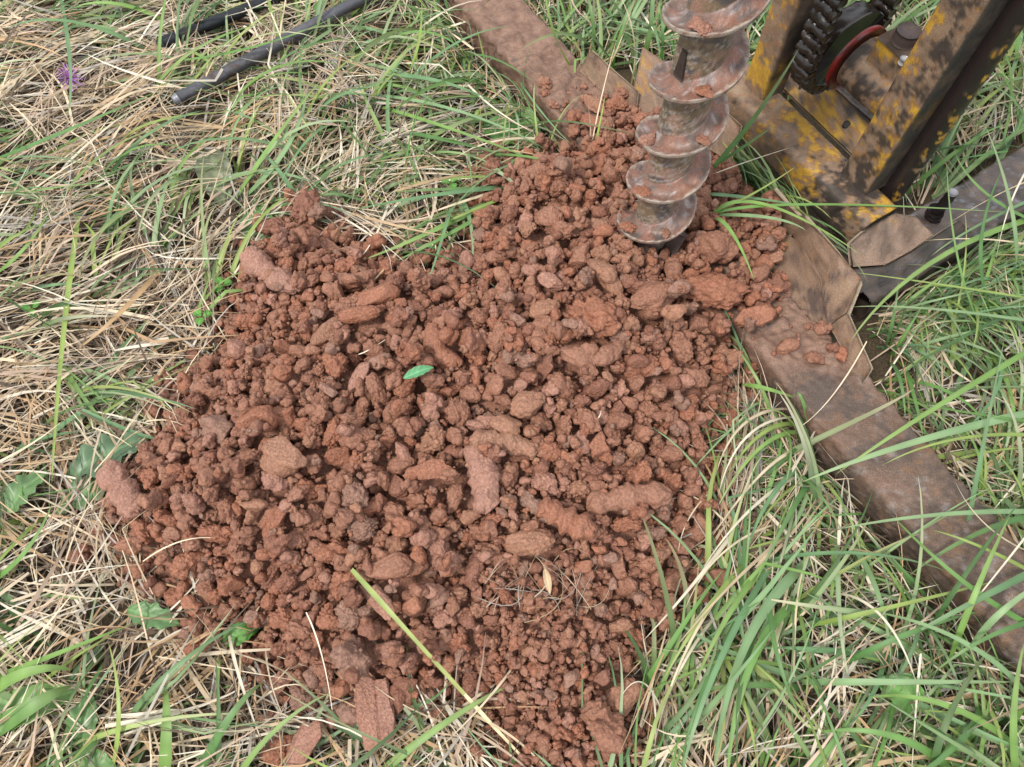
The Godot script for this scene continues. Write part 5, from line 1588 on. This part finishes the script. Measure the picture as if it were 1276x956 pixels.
	# clovers
	for q in [["three-leaved clover at the heap's left edge, upper one", Vector3(-0.486, 0.050, -0.696)], ["three-leaved clover below the upper one, farther from the heap", Vector3(-0.512, 0.045, -0.637)], ["small clover in straw near the photo's left edge", Vector3(-0.797, 0.045, -0.652)], ["clover sprig at the foot of the green blades above the heap", Vector3(-0.110, 0.045, -0.915)]]:
		var at: Vector3 = q[1]
		var o := thing("clover", q[0], "clover", at, "clovers in the grass")
		for k in 3:
			b = Buf.new()
			var a := TAU * k / 3.0 + at.x * 9.0
			leaf(b, at + Vector3(cos(a), 0, sin(a)) * 0.002, Vector3(cos(a), 0.25, sin(a)).normalized(), 0.016, 0.014, Color(0.11, 0.30, 0.05), 0.0, 0.001, 0.2, k)
			part("leaflet", b.mesh(gm, at), o)
		b = Buf.new()
		ribbon(b, bezier(at, at + Vector3(0.004, -0.02, 0.006), at + Vector3(0.008, -0.045, 0.0), 5), 0.0016, Color(0.15, 0.25, 0.06), Color(0.15, 0.25, 0.06), 0.3, 0.0, 1.0)
		part("stalk", b.mesh(gm, at), o)
	# the purple flower
	var fa := Vector3(-0.849, 0.060, -1.154)
	var fl := thing("purple_flower", "purple knapweed flower head lying in the straw", "flower", fa)
	var axis := Vector3(0.45, 0.75, 0.35).normalized()
	var fx := axis.cross(Vector3.UP).normalized()
	var fy := fx.cross(axis)
	for k in 34:
		b = Buf.new()
		var a := TAU * k * 0.381966 * 1.0
		var spread := 0.25 + 0.75 * sqrt(k / 34.0)
		var d := (axis * (1.15 - spread) + (fx * cos(a) + fy * sin(a)) * spread).normalized()
		var len := rr(0.018, 0.030)
		ribbon(b, bezier(fa, fa + d * len * 0.55 + axis * 0.003, fa + d * len, 5), 0.0022, Color(0.34, 0.10, 0.48), Color(0.52, 0.24, 0.70) * rr(0.8, 1.15), 0.4, 0.0, 0.6)
		part("petal", b.mesh(gm, fa), fl)
	b = Buf.new()
	sweep(b, circle(0.0075, 20), fa - axis * 0.016, fa + axis * 0.001, fx, fy, 0.0015, func(p: Vector3, _n: Vector3) -> float: return 0.0015 * n_fine.get_noise_3dv(p * 3.0), func(p: Vector3) -> Color: return mixc(Color(0.10, 0.08, 0.05), Color(0.22, 0.16, 0.09), 0.5 + n_fine.get_noise_3dv(p * 2.0)), func(t: float) -> float: return 0.45 + 0.75 * sin(PI * (0.2 + 0.65 * t)))
	b.orient()
	part("flower_base", b.mesh(sm, fa), fl)
	b = Buf.new()
	ribbon(b, bezier(fa - axis * 0.014, fa - axis * 0.04 + Vector3(-0.02, 0.01, 0.02), fa + Vector3(-0.07, -0.05, 0.05), 8), 0.0028, Color(0.16, 0.2, 0.07), Color(0.2, 0.2, 0.08), 0.4, 0.0, 0.9)
	part("stem", b.mesh(gm, fa), fl)
	# roots on the heap
	var ra := Vector3(0.055, 0.115, -0.196)
	var ro := thing("root_tangle", "tangle of fine pale roots and dry litter on the lower heap", "roots", ra)
	for k in 34:
		b = Buf.new()
		var c := ra + Vector3(rr(-0.085, 0.06), 0.0, rr(-0.028, 0.038))
		var a := rng.randfn(0.25, 0.7)
		var d := Vector3(cos(a), 0, -sin(a)) * rr(0.012, 0.048)
		var lift := Vector3(0, 0.016, 0)
		c.y = surface(c.x, c.z) + 0.014
		var side := Vector3(-d.z, 0, d.x) * rng.randfn(0.0, 0.5)
		var col: Color = STRAW[[0, 2, 5, 6, 8, 2][rng.randi() % 6]] * 0.7
		ribbon(b, bezier(c - d, c + lift * rr(0.0, 1.0) + side, c + d, 8), rr(0.0007, 0.0018), col, col, 0.3, 0.0, 0.5)
		part("root_fibre", b.mesh(sm, ra), ro)
	b = Buf.new()
	leaf(b, ra + Vector3(-0.012, 0.012, -0.012), Vector3(0.2, 0.1, 1).normalized(), 0.034, 0.010, Color(0.45, 0.33, 0.2), 0.0, 0.003, 0.3, 2)
	part("dry_leaf", b.mesh(sm, ra), ro)
